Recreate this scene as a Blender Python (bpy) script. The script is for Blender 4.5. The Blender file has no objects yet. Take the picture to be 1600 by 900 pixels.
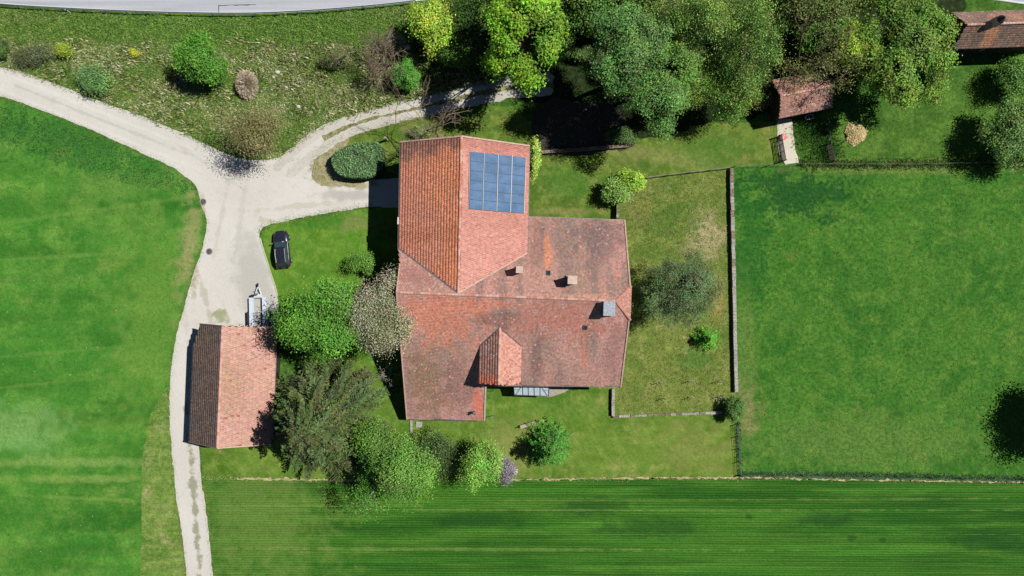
import bpy, bmesh, math, random
import numpy as np
from mathutils import Vector, Matrix
from mathutils.geometry import tessellate_polygon

random.seed(7)
scn = bpy.context.scene
COL = scn.collection

# ------------------------------------------------------------------ camera
H = 85.0                      # flying height of the drone, metres
S = 1.5 * H / 1600.0          # ground metres per photo pixel
cam = bpy.data.cameras.new('camera')
cam.lens = 24.0
cam.sensor_width = 36.0
cam.clip_end = 6000.0
cam_o = bpy.data.objects.new('camera', cam)
cam_o.location = (0, 0, H)
COL.objects.link(cam_o)
scn.camera = cam_o

# ------------------------------------------------------------------ light
EL = math.radians(54.0)
SUNV = Vector((0.955 * math.cos(EL), 0.296 * math.cos(EL), math.sin(EL))).normalized()
world = bpy.data.worlds.new('World')
scn.world = world
world.use_nodes = True
wn = world.node_tree
sky = wn.nodes.new('ShaderNodeTexSky')
sky.sky_type = 'NISHITA'
sky.sun_disc = False
sky.air_density = 0.5          # very clear spring air: deep shade, crisp shadows
sky.dust_density = 0.0
sky.sun_elevation = EL
sky.sun_rotation = math.atan2(SUNV.x, SUNV.y)
bg = [n for n in wn.nodes if n.type == 'BACKGROUND'][0]
wn.links.new(sky.outputs[0], bg.inputs[0])
bg.inputs[1].default_value = 0.05
sl = bpy.data.lights.new('sun', 'SUN')
sl.energy = 5.0
sl.angle = math.radians(0.5)
sl.color = (1.0, 0.965, 0.91)
so = bpy.data.objects.new('sun', sl)
so.rotation_euler = SUNV.to_track_quat('Z', 'Y').to_euler()
so.location = (0, 0, 120)
COL.objects.link(so)
scn.view_settings.view_transform = 'Standard'
scn.view_settings.look = 'None'
scn.view_settings.exposure = 0.74
scn.view_settings.gamma = 1.0
try:
    scn.cycles.max_bounces = 5
    scn.cycles.diffuse_bounces = 2
    scn.cycles.transmission_bounces = 4
    scn.cycles.transparent_max_bounces = 4
except Exception:
    pass

# ------------------------------------------------------------------ helpers
def W(px, py, z=0.0):
    k = S * (H - z) / H
    return Vector(((px - 800) * k, (450 - py) * k, z))

def lin(v):
    v = v / 255.0
    return v / 12.92 if v <= 0.04045 else ((v + 0.055) / 1.055) ** 2.4

GAIN = 2.16
def alb(r, g, b, k=1.0):
    """surface colour from the value a flat sunlit piece of it shows"""
    return tuple(min(0.85, lin(x) / GAIN * k) for x in (r, g, b))

def thing(name, label, cat, loc=(0, 0, 0), rz=0.0, group=None):
    o = bpy.data.objects.new(name, None)
    COL.objects.link(o)
    o.location = loc
    o.rotation_euler = (0, 0, rz)
    o.empty_display_size = 0.3
    o['label'] = label
    o['category'] = cat
    if group:
        o['group'] = group
    return o

def tag(o, label, cat, group=None):
    o['label'] = label
    o['category'] = cat
    if group:
        o['group'] = group
    return o

def link(name, me, parent=None, loc=(0, 0, 0), kind=None):
    o = bpy.data.objects.new(name, me)
    COL.objects.link(o)
    o.location = loc
    if parent is not None:
        o.parent = parent
    if kind:
        o['kind'] = kind
    return o

def fast_mesh(name, V, F, mat, colours=None, smooth=False):
    """V (n,3); F (m,k) one face size; colours (n,3) linear surface colour per vertex"""
    V = np.asarray(V, dtype=np.float32)
    F = np.asarray(F, dtype=np.int32)
    m, k = F.shape
    me = bpy.data.meshes.new(name)
    me.vertices.add(len(V))
    me.vertices.foreach_set('co', V.ravel())
    me.loops.add(m * k)
    me.loops.foreach_set('vertex_index', F.ravel())
    me.polygons.add(m)
    me.polygons.foreach_set('loop_start', np.arange(0, m * k, k, dtype=np.int32))
    me.polygons.foreach_set('loop_total', np.full(m, k, dtype=np.int32))
    if smooth:
        me.polygons.foreach_set('use_smooth', np.ones(m, dtype=bool))
    me.update(calc_edges=True)
    if colours is not None:
        a = me.attributes.new('tint', 'FLOAT_COLOR', 'POINT')
        c = np.ones((len(V), 4), dtype=np.float32)
        c[:, :3] = colours
        a.data.foreach_set('color', c.ravel())
    if mat:
        me.materials.append(mat)
    return me

class MB:
    """collects simple shapes into one mesh"""
    def __init__(self):
        self.v = []
        self.f = []
    def add(self, vs, fs):
        b = len(self.v)
        self.v += [tuple(x) for x in vs]
        self.f += [tuple(b + i for i in f) for f in fs]
        return self
    def box(self, c, s, rz=0.0, rx=0.0, ry=0.0):
        R = Matrix.Rotation(rz, 3, 'Z') @ Matrix.Rotation(ry, 3, 'Y') @ Matrix.Rotation(rx, 3, 'X')
        vs = []
        for z in (-.5, .5):
            for x, y in ((-.5, -.5), (.5, -.5), (.5, .5), (-.5, .5)):
                vs.append(Vector(c) + R @ Vector((x * s[0], y * s[1], z * s[2])))
        return self.add(vs, [(3, 2, 1, 0), (4, 5, 6, 7), (0, 1, 5, 4), (1, 2, 6, 5), (2, 3, 7, 6), (3, 0, 4, 7)])
    def tube(self, p0, p1, r0, r1=None, n=6, caps=True):
        p0 = Vector(p0); p1 = Vector(p1)
        if r1 is None:
            r1 = r0
        d = (p1 - p0)
        if d.length < 1e-6:
            return self
        d.normalize()
        a = d.orthogonal().normalized()
        b = d.cross(a)
        vs = []
        for p, r in ((p0, r0), (p1, r1)):
            for i in range(n):
                t = 2 * math.pi * i / n
                vs.append(p + (a * math.cos(t) + b * math.sin(t)) * r)
        fs = [(i, (i + 1) % n, n + (i + 1) % n, n + i) for i in range(n)]
        if caps:
            fs += [tuple(range(n - 1, -1, -1)), tuple(range(n, 2 * n))]
        return self.add(vs, fs)
    def path(self, pts, radii, n=6):
        for i in range(len(pts) - 1):
            self.tube(pts[i], pts[i + 1], radii[i], radii[i + 1], n)
        return self
    def prism(self, poly, z0, z1):
        """poly: list of (x,y); z0/z1 numbers or functions of (x,y)"""
        n = len(poly)
        area = sum(poly[i][0] * poly[(i + 1) % n][1] - poly[(i + 1) % n][0] * poly[i][1] for i in range(n))
        if area < 0:
            poly = poly[::-1]
        f0 = z0 if callable(z0) else (lambda x, y: z0)
        f1 = z1 if callable(z1) else (lambda x, y: z1)
        vs = [(p[0], p[1], f0(p[0], p[1])) for p in poly] + [(p[0], p[1], f1(p[0], p[1])) for p in poly]
        tri = tessellate_polygon([[Vector((p[0], p[1], 0)) for p in poly]])
        fs = []
        for t in tri:
            a, b, c = (Vector((poly[i][0], poly[i][1], 0)) for i in t)
            if (b - a).cross(c - a).z < 0:
                t = t[::-1]
            fs.append(tuple(n + i for i in t))
            fs.append(tuple(t[::-1]))
        fs += [(i, (i + 1) % n, n + (i + 1) % n, n + i) for i in range(n)]
        return self.add(vs, fs)
    def mesh(self, name, mat, off=None, smooth=False):
        me = bpy.data.meshes.new(name)
        v = self.v if off is None else [(x - off[0], y - off[1], z - off[2]) for x, y, z in self.v]
        me.from_pydata(v, [], self.f)
        me.update()
        if smooth:
            me.polygons.foreach_set('use_smooth', [True] * len(me.polygons))
        if mat:
            me.materials.append(mat)
        return me
    def build(self, name, mat, parent=None, world=False, smooth=False, kind=None):
        off = None
        if world and parent is not None:
            off = Vector((0, 0, 0)); p = parent
            while p is not None:
                off += p.location; p = p.parent
        return link(name, self.mesh(name, mat, off, smooth), parent, kind=kind)

# ------------------------------------------------------------------ materials
class NT:
    def __init__(self, name):
        self.m = bpy.data.materials.new(name)
        self.m.use_nodes = True
        self.t = self.m.node_tree
        self.b = [n for n in self.t.nodes if n.type == 'BSDF_PRINCIPLED'][0]
        self.out = [n for n in self.t.nodes if n.type == 'OUTPUT_MATERIAL'][0]
        self.co = self.t.nodes.new('ShaderNodeTexCoord')
    def n(self, typ, **kw):
        o = self.t.nodes.new(typ)
        for k, v in kw.items():
            setattr(o, k, v)
        return o
    def l(self, a, b):
        self.t.links.new(a, b)
    def noise(self, scale, detail=4, rough=.6, vec=None, dist=0.0):
        o = self.n('ShaderNodeTexNoise')
        o.inputs['Scale'].default_value = scale
        o.inputs['Detail'].default_value = detail
        o.inputs['Roughness'].default_value = rough
        o.inputs['Distortion'].default_value = dist
        self.l(vec if vec is not None else self.pos(), o.inputs['Vector'])
        return o.outputs['Fac']
    def pos(self):
        if not hasattr(self, '_g'):
            self._g = self.n('ShaderNodeNewGeometry')
        return self._g.outputs['Position']
    def mapped(self, rot=0.0, scale=(1, 1, 1), loc=(0, 0, 0)):
        m = self.n('ShaderNodeMapping')
        m.inputs['Rotation'].default_value = (0, 0, rot)
        m.inputs['Scale'].default_value = scale
        m.inputs['Location'].default_value = loc
        self.l(self.pos(), m.inputs['Vector'])
        return m.outputs[0]
    def ramp(self, fac, a, b, va=0.0, vb=1.0):
        o = self.n('ShaderNodeMapRange', interpolation_type='SMOOTHSTEP')
        o.inputs['From Min'].default_value = a
        o.inputs['From Max'].default_value = b
        o.inputs['To Min'].default_value = va
        o.inputs['To Max'].default_value = vb
        self.l(fac, o.inputs['Value'])
        return o.outputs['Result']
    def mix(self, fac, a, b, blend='MIX'):
        o = self.n('ShaderNodeMix', data_type='RGBA', blend_type=blend)
        ins = [i for i in o.inputs if i.type == 'RGBA']
        f = [i for i in o.inputs if i.name == 'Factor' and i.type == 'VALUE'][0]
        if isinstance(fac, (int, float)):
            f.default_value = fac
        else:
            self.l(fac, f)
        for i, c in zip(ins, (a, b)):
            if isinstance(c, tuple):
                i.default_value = (*c[:3], 1)
            else:
                self.l(c, i)
        return [x for x in o.outputs if x.type == 'RGBA'][0]
    def math(self, op, a, b=0.0):
        o = self.n('ShaderNodeMath', operation=op)
        for i, x in zip(o.inputs, (a, b)):
            if isinstance(x, (int, float)):
                i.default_value = x
            else:
                self.l(x, i)
        return o.outputs[0]
    def scale_col(self, col, fac):
        """multiply a colour by a scalar socket"""
        o = self.n('ShaderNodeVectorMath', operation='SCALE')
        self.l(col, o.inputs[0])
        self.l(fac, o.inputs['Scale'])
        return o.outputs[0]
    def blob(self, px, py, rx, ry, ang=0.0, soft=.6, wob=.5):
        """soft-edged irregular patch standing at one place on the ground"""
        c = W(px, py)
        m = self.n('ShaderNodeVectorMath', operation='SUBTRACT')
        self.l(self.pos(), m.inputs[0])
        m.inputs[1].default_value = (c.x, c.y, 0)
        r = self.n('ShaderNodeMapping')
        r.inputs['Rotation'].default_value = (0, 0, ang)
        self.l(m.outputs[0], r.inputs['Vector'])
        s = self.n('ShaderNodeVectorMath', operation='MULTIPLY')
        self.l(r.outputs[0], s.inputs[0])
        s.inputs[1].default_value = (1 / (rx * S), 1 / (ry * S), 0)
        ln = self.n('ShaderNodeVectorMath', operation='LENGTH')
        self.l(s.outputs[0], ln.inputs[0])
        nz = self.ramp(self.noise(.55, 5, .65), .25, .75, -wob, wob)
        d = self.math('ADD', ln.outputs['Value'], nz)
        return self.ramp(d, 1 + soft * .5, 1 - soft, 0, 1)
    def finish(self, col, rough=.9, bump=None, bump_d=.05, spec=.2):
        if isinstance(col, tuple):
            self.b.inputs['Base Color'].default_value = (*col, 1)
        else:
            self.l(col, self.b.inputs['Base Color'])
        self.b.inputs['Roughness'].default_value = rough
        self.b.inputs['Specular IOR Level'].default_value = spec
        if bump is not None:
            o = self.n('ShaderNodeBump')
            o.inputs['Strength'].default_value = 1.0
            o.inputs['Distance'].default_value = bump_d
            self.l(bump, o.inputs['Height'])
            self.l(o.outputs[0], self.b.inputs['Normal'])
        return self.m

def plain(name, col, rough=.7, var=.25, scale=4.0, metal=0.0, spec=.3, bump=.004):
    t = NT(name)
    n = t.noise(scale, 5, .65, vec=t.co.outputs['Object'])
    c = t.scale_col(t.mix(0.0, col, col), t.ramp(n, .3, .7, 1 - var, 1 + var))
    t.b.inputs['Metallic'].default_value = metal
    return t.finish(c, rough, n, bump, spec)

def tinted(name, rough=.85, spec=.2, var=.12, scale=6.0, transl=0.0):
    """surface colour from the mesh's own per-piece tint, with fine grain on top"""
    t = NT(name)
    a = t.n('ShaderNodeAttribute', attribute_name='tint')
    n = t.noise(scale, 4, .6)
    c = t.scale_col(a.outputs['Color'], t.ramp(n, .3, .7, 1 - var, 1 + var))
    t.finish(c, rough, None, spec=spec)
    if transl > 0:
        tr = t.n('ShaderNodeBsdfTranslucent')
        t.l(c, tr.inputs['Color'])
        mx = t.n('ShaderNodeMixShader')
        mx.inputs[0].default_value = transl
        t.l(t.b.outputs[0], mx.inputs[1])
        t.l(tr.outputs[0], mx.inputs[2])
        t.l(mx.outputs[0], t.out.inputs['Surface'])
    return t.m

def ground_mat(name, dark, mid, light, dry=None, dry_at=(.58, .75), speck=.3, fine=.3, macro=.10,
               streak=None, patches=(), bump=.08):
    t = NT(name)
    n0 = t.noise(macro, 5, .6)
    n1 = t.noise(macro * 4.3, 6, .65)
    n2 = t.noise(2.2, 4, .65)
    n3 = t.noise(6.5, 3, .7)
    c = t.mix(t.ramp(n0, .35, .65), dark, mid)
    c = t.mix(t.ramp(n1, .42, .68, 0, .85), c, light)
    if dry is not None:
        nd = t.noise(macro * 2.7, 7, .7, vec=t.mapped(.4, loc=(31, 17, 5)))
        c = t.mix(t.ramp(nd, dry_at[0], dry_at[1], 0, .8), c, dry)
    if streak is not None:
        ang, along, across, amt = streak
        ns = t.noise(1.0, 4, .6, vec=t.mapped(ang, (along, across, 1)))
        c = t.scale_col(c, t.ramp(ns, .3, .7, 1 - amt, 1 + amt))
    for p in patches:
        m = t.blob(*p[:5], **(p[7] if len(p) > 7 else {}))
        c = t.mix(t.math('MULTIPLY', m, p[6]), c, p[5])
    f = t.math('MULTIPLY', t.ramp(n2, .28, .72, 1 - speck, 1 + speck), t.ramp(n3, .28, .72, 1 - fine, 1 + fine))
    c = t.scale_col(c, f)
    h = t.math('ADD', n2, t.math('MULTIPLY', n3, .6))
    return t.finish(c, .95, h, bump, spec=.1)

# ------------------------------------------------------------------ ground sheets
_z = [0.0]
def nextz():
    _z[0] += 0.004
    return _z[0]

def smooth_line(pts, closed=True, step=.5, jit=0.0, seed=0):
    """Catmull-Rom through world points, resampled, with a ragged edge"""
    rng = np.random.default_rng(seed)
    P = [np.array(p[:2], float) for p in pts]
    n = len(P)
    out = []
    for i in range(n if closed else n - 1):
        p0, p1, p2, p3 = (P[(i + k - 1) % n] if closed else P[min(max(i + k - 1, 0), n - 1)] for k in range(4))
        m = max(2, int(np.linalg.norm(p2 - p1) / step))
        for j in range(m):
            u = j / m
            out.append(.5 * ((2 * p1) + (-p0 + p2) * u + (2 * p0 - 5 * p1 + 4 * p2 - p3) * u * u + (-p0 + 3 * p1 - 3 * p2 + p3) * u ** 3))
    if not closed:
        out.append(P[-1])
    A = np.array(out)
    if jit > 0:
        N = len(A)
        w = rng.normal(0, 1, (N, 2))
        w2 = np.repeat(rng.normal(0, 1, (N // 4 + 1, 2)), 4, axis=0)[:N]
        A = A + (w * .6 + w2 * .6) * jit
    return A

def straight_line(pts, step=.6, jit=0.0, seed=0):
    rng = np.random.default_rng(seed)
    out = []
    n = len(pts)
    for i in range(n):
        a = np.array(pts[i][:2], float); b = np.array(pts[(i + 1) % n][:2], float)
        m = max(1, int(np.linalg.norm(b - a) / step)) if jit > 0 else 1
        for j in range(m):
            out.append(a + (b - a) * j / m)
    A = np.array(out)
    if jit > 0:
        A = A + rng.normal(0, 1, A.shape) * jit
    return A

def sheet(name, pix, mat, curved=True, jit=.06, step=.5, seed=1, z=None):
    pts = [W(*p) for p in pix]
    A = smooth_line(pts, True, step, jit, seed) if curved else straight_line(pts, step, jit, seed)
    z = nextz() if z is None else z
    poly = [Vector((x, y, 0)) for x, y in A]
    tri = tessellate_polygon([poly])
    fs = []
    for a, b, c in tri:
        if (poly[b] - poly[a]).cross(poly[c] - poly[a]).z < 0:
            a, b, c = c, b, a
        fs.append((a, b, c))
    me = bpy.data.meshes.new(name)
    me.from_pydata([(x, y, z) for x, y in A], [], fs)
    me.update()
    me.materials.append(mat)
    o = link(name, me)
    o['kind'] = 'structure'
    return o, A

G_dark, G_mid, G_light = alb(62, 100, 34), alb(88, 124, 48), alb(118, 146, 66)
STRAW = alb(158, 150, 98)

m_ground = ground_mat('meadow_grass', alb(60, 102, 34), alb(82, 122, 44), alb(104, 142, 56), dry=alb(140, 145, 80), dry_at=(.6, .8))
me = bpy.data.meshes.new('ground')
me.from_pydata([(-3000, -3000, 0), (3000, -3000, 0), (3000, 3000, 0), (-3000, 3000, 0)], [], [(0, 1, 2, 3)])
me.materials.append(m_ground)
g = link('ground', me); g['kind'] = 'structure'

# big meadow on the west
m_meadow = ground_mat('west_meadow_grass', alb(58, 122, 38), alb(78, 140, 48), alb(110, 158, 64), dry=alb(136, 162, 74), dry_at=(.54, .76),
    speck=.17, fine=.15, macro=.06, streak=(math.radians(-9), .035, .42, .15), bump=.05,
    patches=[(130, 225, 170, 42, .25, alb(58, 114, 50), .5, dict(wob=1.0)),
             (20, 670, 90, 45, 0, alb(140, 185, 110), .5, dict(wob=.5)),
             (120, 722, 200, 8, .0, alb(132, 168, 84), .7), (150, 748, 150, 7, .0, alb(140, 172, 84), .6), (70, 552, 150, 3, -.09, alb(124, 162, 76), .5), (60, 600, 140, 2.5, -.1, alb(116, 156, 70), .5), (110, 400, 160, 3, -.06, alb(118, 158, 72), .5), (150, 780, 120, 3, .05, alb(128, 164, 76), .5), (140, 330, 170, 4, -.14, alb(118, 156, 70), .45),
             (190, 290, 120, 22, -.1, alb(106, 150, 66), .5),
             (292, 395, 16, 90, .12, alb(168, 160, 110), .8, dict(wob=.9)),
             (60, 560, 220, 60, 0, alb(66, 132, 44), .35), (235, 500, 60, 190, .1, alb(112, 154, 62), .6, dict(wob=.8)), (200, 350, 90, 40, 0, alb(106, 154, 62), .5, dict(wob=.8))])
field_edge = [(-400, 120), (-100, 134), (0, 150), (60, 171), (120, 193), (180, 220), (230, 243), (270, 262), (300, 284), (309, 300), (315, 322),
              (322, 342), (320, 372), (312, 400), (304, 422), (299, 440), (294, 455), (285, 490), (277, 520), (270, 560), (266, 600)]
sheet('meadow', field_edge + [(262, 625), (240, 640), (226, 690), (222, 740), (222, 830), (222, 1000), (222, 1300), (-400, 1300)], m_meadow, jit=.10)

# mown verge along the lane
m_verge = ground_mat('verge_grass', alb(92, 132, 50), alb(116, 146, 64), alb(142, 160, 84), dry=alb(172, 172, 118), dry_at=(.5, .72), speck=.22, fine=.3, macro=.2,
                     streak=(math.radians(88), .12, 1.3, .16), bump=.06)
verge, _ = sheet('verge', [(266, 600), (240, 640), (226, 690), (222, 740), (222, 830), (223, 1000), (305, 1000), (293, 930), (290, 880), (282, 820), (275, 770), (270, 720), (267, 680), (265, 640)],
                 m_verge, jit=.08)

# rough bank below the road
m_bank = ground_mat('bank_grass', alb(92, 122, 54), alb(118, 138, 70), alb(144, 152, 94), dry=alb(186, 178, 138), dry_at=(.49, .68), speck=.32, fine=.25, macro=.22, bump=.14,
    patches=[(330, 45, 420, 34, 0, alb(92, 140, 50), .85), (180, 100, 60, 30, .1, alb(150, 146, 110), .55), (450, 120, 70, 45, .2, alb(120, 126, 76), .6),
             (110, 146, 190, 14, -.36, alb(86, 136, 52), .85), (300, 225, 70, 12, -.4, alb(86, 136, 52), .8), (540, 196, 130, 9, .28, alb(104, 132, 62), .7), (560, 95, 60, 28, -.2, alb(90, 100, 62), .6)])
bank_poly = [(-300, -10), (-60, 4), (0, 14), (100, 19), (200, 24), (300, 28), (400, 28), (500, 22), (600, 14), (650, 8), (720, 0), (760, 60), (790, 122), (745, 132), (700, 146), (650, 157),
             (600, 168), (550, 182), (510, 198), (480, 215), (460, 232), (440, 246), (400, 246), (330, 228), (300, 215), (250, 192), (200, 173), (150, 156), (100, 136), (50, 118), (0, 104), (-100, 82), (-300, 60)]
_, BANK = sheet('bank', bank_poly, m_bank, jit=.12)

# crop field at the bottom
def crop_mat():
    t = NT('young_wheat')
    n0 = t.noise(1.0, 5, .6, vec=t.mapped(.01, (.022, .13, 1)))
    n1 = t.noise(1.0, 6, .65, vec=t.mapped(.012, (.05, .5, 1)))
    c = t.mix(t.ramp(n0, .35, .62), alb(44, 98, 26), alb(68, 122, 36))
    c = t.mix(t.ramp(n1, .45, .7, 0, .7), c, alb(92, 142, 48))
    ns = t.noise(1.0, 5, .65, vec=t.mapped(.012, (.03, .9, 1)))
    c = t.scale_col(c, t.ramp(ns, .3, .72, .78, 1.24))
    ns2 = t.noise(1.0, 2, .5, vec=t.mapped(.010, (.05, 4.5, 1)))
    c = t.scale_col(c, t.ramp(ns2, .3, .7, .86, 1.14))
    # drill rows
    wv = t.n('ShaderNodeTexWave', bands_direction='Y', wave_profile='SIN')
    wv.inputs['Scale'].default_value = 1.05
    wv.inputs['Distortion'].default_value = 2.4
    wv.inputs['Detail'].default_value = 3
    wv.inputs['Detail Scale'].default_value = 1.5
    t.l(t.mapped(.006), wv.inputs['Vector'])
    c = t.scale_col(c, t.ramp(t.math('ADD', wv.outputs['Fac'], t.math('MULTIPLY', t.noise(.9, 5, .7), .9)), .35, 1.25, .84, 1.14))
    # dark damp spots and a worn headland beside the lane
    for p in [(1170, 808, 8, 6), (1330, 840, 8, 6), (1380, 843, 7, 5), (1020, 825, 90, 16), (1290, 812, 50, 12), (930, 790, 60, 14), (745, 815, 80, 10), (1540, 845, 60, 14)]:
        c = t.mix(t.math('MULTIPLY', t.blob(*p), .6), c, alb(34, 80, 30))
    c = t.mix(t.math('MULTIPLY', t.blob(400, 800, 130, 160, 0, .9, .6), .6), c, alb(124, 154, 70))
    c = t.mix(t.math('MULTIPLY', t.blob(700, 858, 420, 2.2, .004, .6, .9), .45), c, alb(140, 160, 84))
    c = t.mix(t.math('MULTIPLY', t.blob(900, 797, 600, 1.5, .0, .6, .9), .5), c, alb(128, 156, 76))
    c = t.mix(t.math('MULTIPLY', t.blob(1100, 781, 620, 1.4, -.004, .6, .9), .4), c, alb(128, 152, 70))
    c = t.mix(t.math('MULTIPLY', t.blob(500, 790, 170, 1.6, .0, .6, .9), .5), c, alb(136, 160, 80))
    c = t.mix(t.math('MULTIPLY', t.blob(1150, 835, 500, 1.2, .0, .6, .9), .4), c, alb(112, 146, 64))
    n2 = t.noise(3.0, 4, .7)
    n3 = t.noise(8.0, 3, .7)
    c = t.scale_col(c, t.math('MULTIPLY', t.ramp(n2, .28, .72, .86, 1.14), t.ramp(n3, .28, .72, .88, 1.12)))
    h = t.math('ADD', t.math('ADD', n2, n3), wv.outputs['Fac'])
    return t.finish(c, .95, h, .06, spec=.1)
sheet('crop_field', [(318, 746), (430, 748), (800, 750), (1155, 748), (1380, 752), (1600, 755), (1900, 758), (1900, 1300), (345, 1300), (337, 960), (331, 880), (326, 830), (320, 780)],
      crop_mat(), curved=False, jit=.07)

# paddock on the east
m_padd = ground_mat('paddock_grass', alb(56, 112, 36), alb(76, 128, 44), alb(96, 140, 52), dry=alb(122, 140, 66), dry_at=(.54, .76), speck=.32, fine=.16, macro=.11, bump=.08,
    patches=[(1240, 300, 90, 40, .1, alb(34, 88, 36), .85, dict(wob=.8)), (1175, 380, 30, 110, 0, alb(40, 104, 36), .75, dict(wob=.7)), (1165, 560, 16, 120, 0, alb(110, 140, 66), .6),
             (1400, 265, 170, 8, 0, alb(120, 138, 70), .7), (1350, 690, 190, 45, 0, alb(104, 138, 62), .6), (1165, 640, 20, 40, 0, alb(146, 140, 92), .6, dict(wob=.8))])
sheet('paddock', [(1145, 262), (1250, 258), (1400, 258), (1600, 256), (1900, 252), (1900, 750), (1600, 746), (1380, 744), (1155, 740), (1150, 660)], m_padd, curved=False, jit=.05)

# weedy strip under the south paddock fence
m_weed = ground_mat('weed_strip', alb(64, 106, 52), alb(84, 124, 64), alb(110, 144, 86), speck=.3, fine=.25, macro=.3, bump=.2)
sheet('weed_strip', [(1158, 736), (1300, 737), (1450, 740), (1600, 744), (1900, 747), (1900, 753), (1600, 751), (1400, 748), (1250, 745), (1158, 744)], m_weed, jit=.12)

# dry garden on the east of the house, and the lawn round it
m_garden = ground_mat('garden_grass', alb(98, 126, 50), alb(122, 140, 64), alb(144, 154, 80), dry=alb(170, 162, 108), dry_at=(.53, .74), speck=.26, fine=.16, macro=.14, bump=.07,
    patches=[(1105, 372, 36, 38, .3, alb(190, 176, 134), .75, dict(wob=.7)), (1030, 345, 60, 34, .2, alb(86, 122, 46), .75, dict(wob=.9)), (1085, 560, 28, 18, 0, alb(92, 132, 56), .8),
             (1120, 465, 12, 40, 0, alb(172, 150, 90), .6), (1000, 330, 26, 30, 0, alb(134, 130, 72), .5)])
sheet('garden', [(978, 277), (1020, 278), (1080, 271), (1140, 264), (1142, 300), (1146, 450), (1150, 600), (1150, 642), (1050, 646), (955, 650), (940, 640), (930, 560), (935, 400), (960, 340), (965, 300)], m_garden, curved=False, jit=.06)

m_lawn = ground_mat('lawn_grass', alb(84, 122, 36), alb(108, 140, 52), alb(132, 156, 70), dry=alb(158, 160, 92), dry_at=(.52, .74), speck=.16, fine=.14, macro=.13, bump=.05,
    streak=(math.radians(4), .2, 1.2, .08),
    patches=[(870, 640, 90, 16, 0, alb(94, 134, 50), .5), (1090, 700, 60, 40, .1, alb(146, 146, 80), .45, dict(wob=.7)), (800, 700, 50, 40, .3, alb(160, 156, 94), .5, dict(wob=.8))])
sheet('lawn', [(640, 650), (760, 612), (860, 612), (950, 606), (955, 652), (1060, 648), (1150, 645), (1154, 700), (1155, 746), (900, 747), (780, 748), (560, 748), (430, 747), (318, 745), (314, 698), (420, 690), (560, 560), (640, 560)],
      m_lawn, curved=False, jit=.06)
m_lawn2 = ground_mat('front_lawn_grass', alb(78, 126, 34), alb(100, 146, 46), alb(122, 158, 62), dry=alb(146, 158, 84), dry_at=(.6, .8), speck=.14, fine=.13, macro=.16, bump=.05,
    patches=[(520, 345, 60, 14, 0, alb(66, 124, 40), .6), (555, 350, 26, 14, 0, alb(148, 150, 90), .5, dict(wob=.8))])
sheet('front_lawn', [(408, 362), (420, 352), (470, 341), (520, 332), (580, 324), (645, 324), (650, 480), (640, 600), (560, 560), (470, 520), (434, 470), (428, 445), (417, 405)], m_lawn2, curved=False, jit=.06)
m_back = ground_mat('back_lawn_grass', alb(80, 112, 38), alb(104, 132, 50), alb(128, 148, 66), dry=alb(158, 152, 88), dry_at=(.5, .72), speck=.18, fine=.14, macro=.15, bump=.06,
    patches=[(890, 285, 50, 26, .1, alb(74, 128, 44), .6), (1040, 245, 100, 14, .1, alb(150, 150, 90), .45, dict(wob=.8)), (890, 330, 60, 7, 0, alb(150, 146, 88), .6),
             (1120, 235, 60, 26, 0, alb(84, 128, 46), .6)])
sheet('back_lawn', [(500, 235), (560, 205), (600, 193), (650, 182), (700, 176), (800, 165), (850, 210), (900, 235), (985, 225), (1060, 195), (1200, 190), (1216, 188), (1216, 256), (1140, 262), (1080, 270), (975, 280), (962, 342), (800, 345), (640, 280)],
      m_back, curved=False, jit=.06)

# bare leaf mould under the trees
m_mould = ground_mat('leaf_mould', alb(38, 48, 24), alb(48, 62, 30), alb(54, 80, 34), speck=.4, fine=.4, macro=.3, bump=.15)
sheet('woodland_floor', [(650, 30), (720, -10), (900, -60), (1200, -60), (1480, -30), (1490, 40), (1400, 70), (1330, 110), (1300, 150), (1215, 172), (1100, 195), (985, 215), (860, 168), (800, 150), (790, 122), (740, 130), (700, 142), (660, 120)], m_mould, jit=.2)
m_yard = plain('yard_paving', alb(74, 68, 56), .9, .3, 1.5)  # paving colour lowered to add the deep shade under the trees
sheet('yard', [(843, 160), (900, 158), (960, 165), (984, 200), (978, 232), (845, 238)], m_yard, curved=True, jit=.22)

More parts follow.
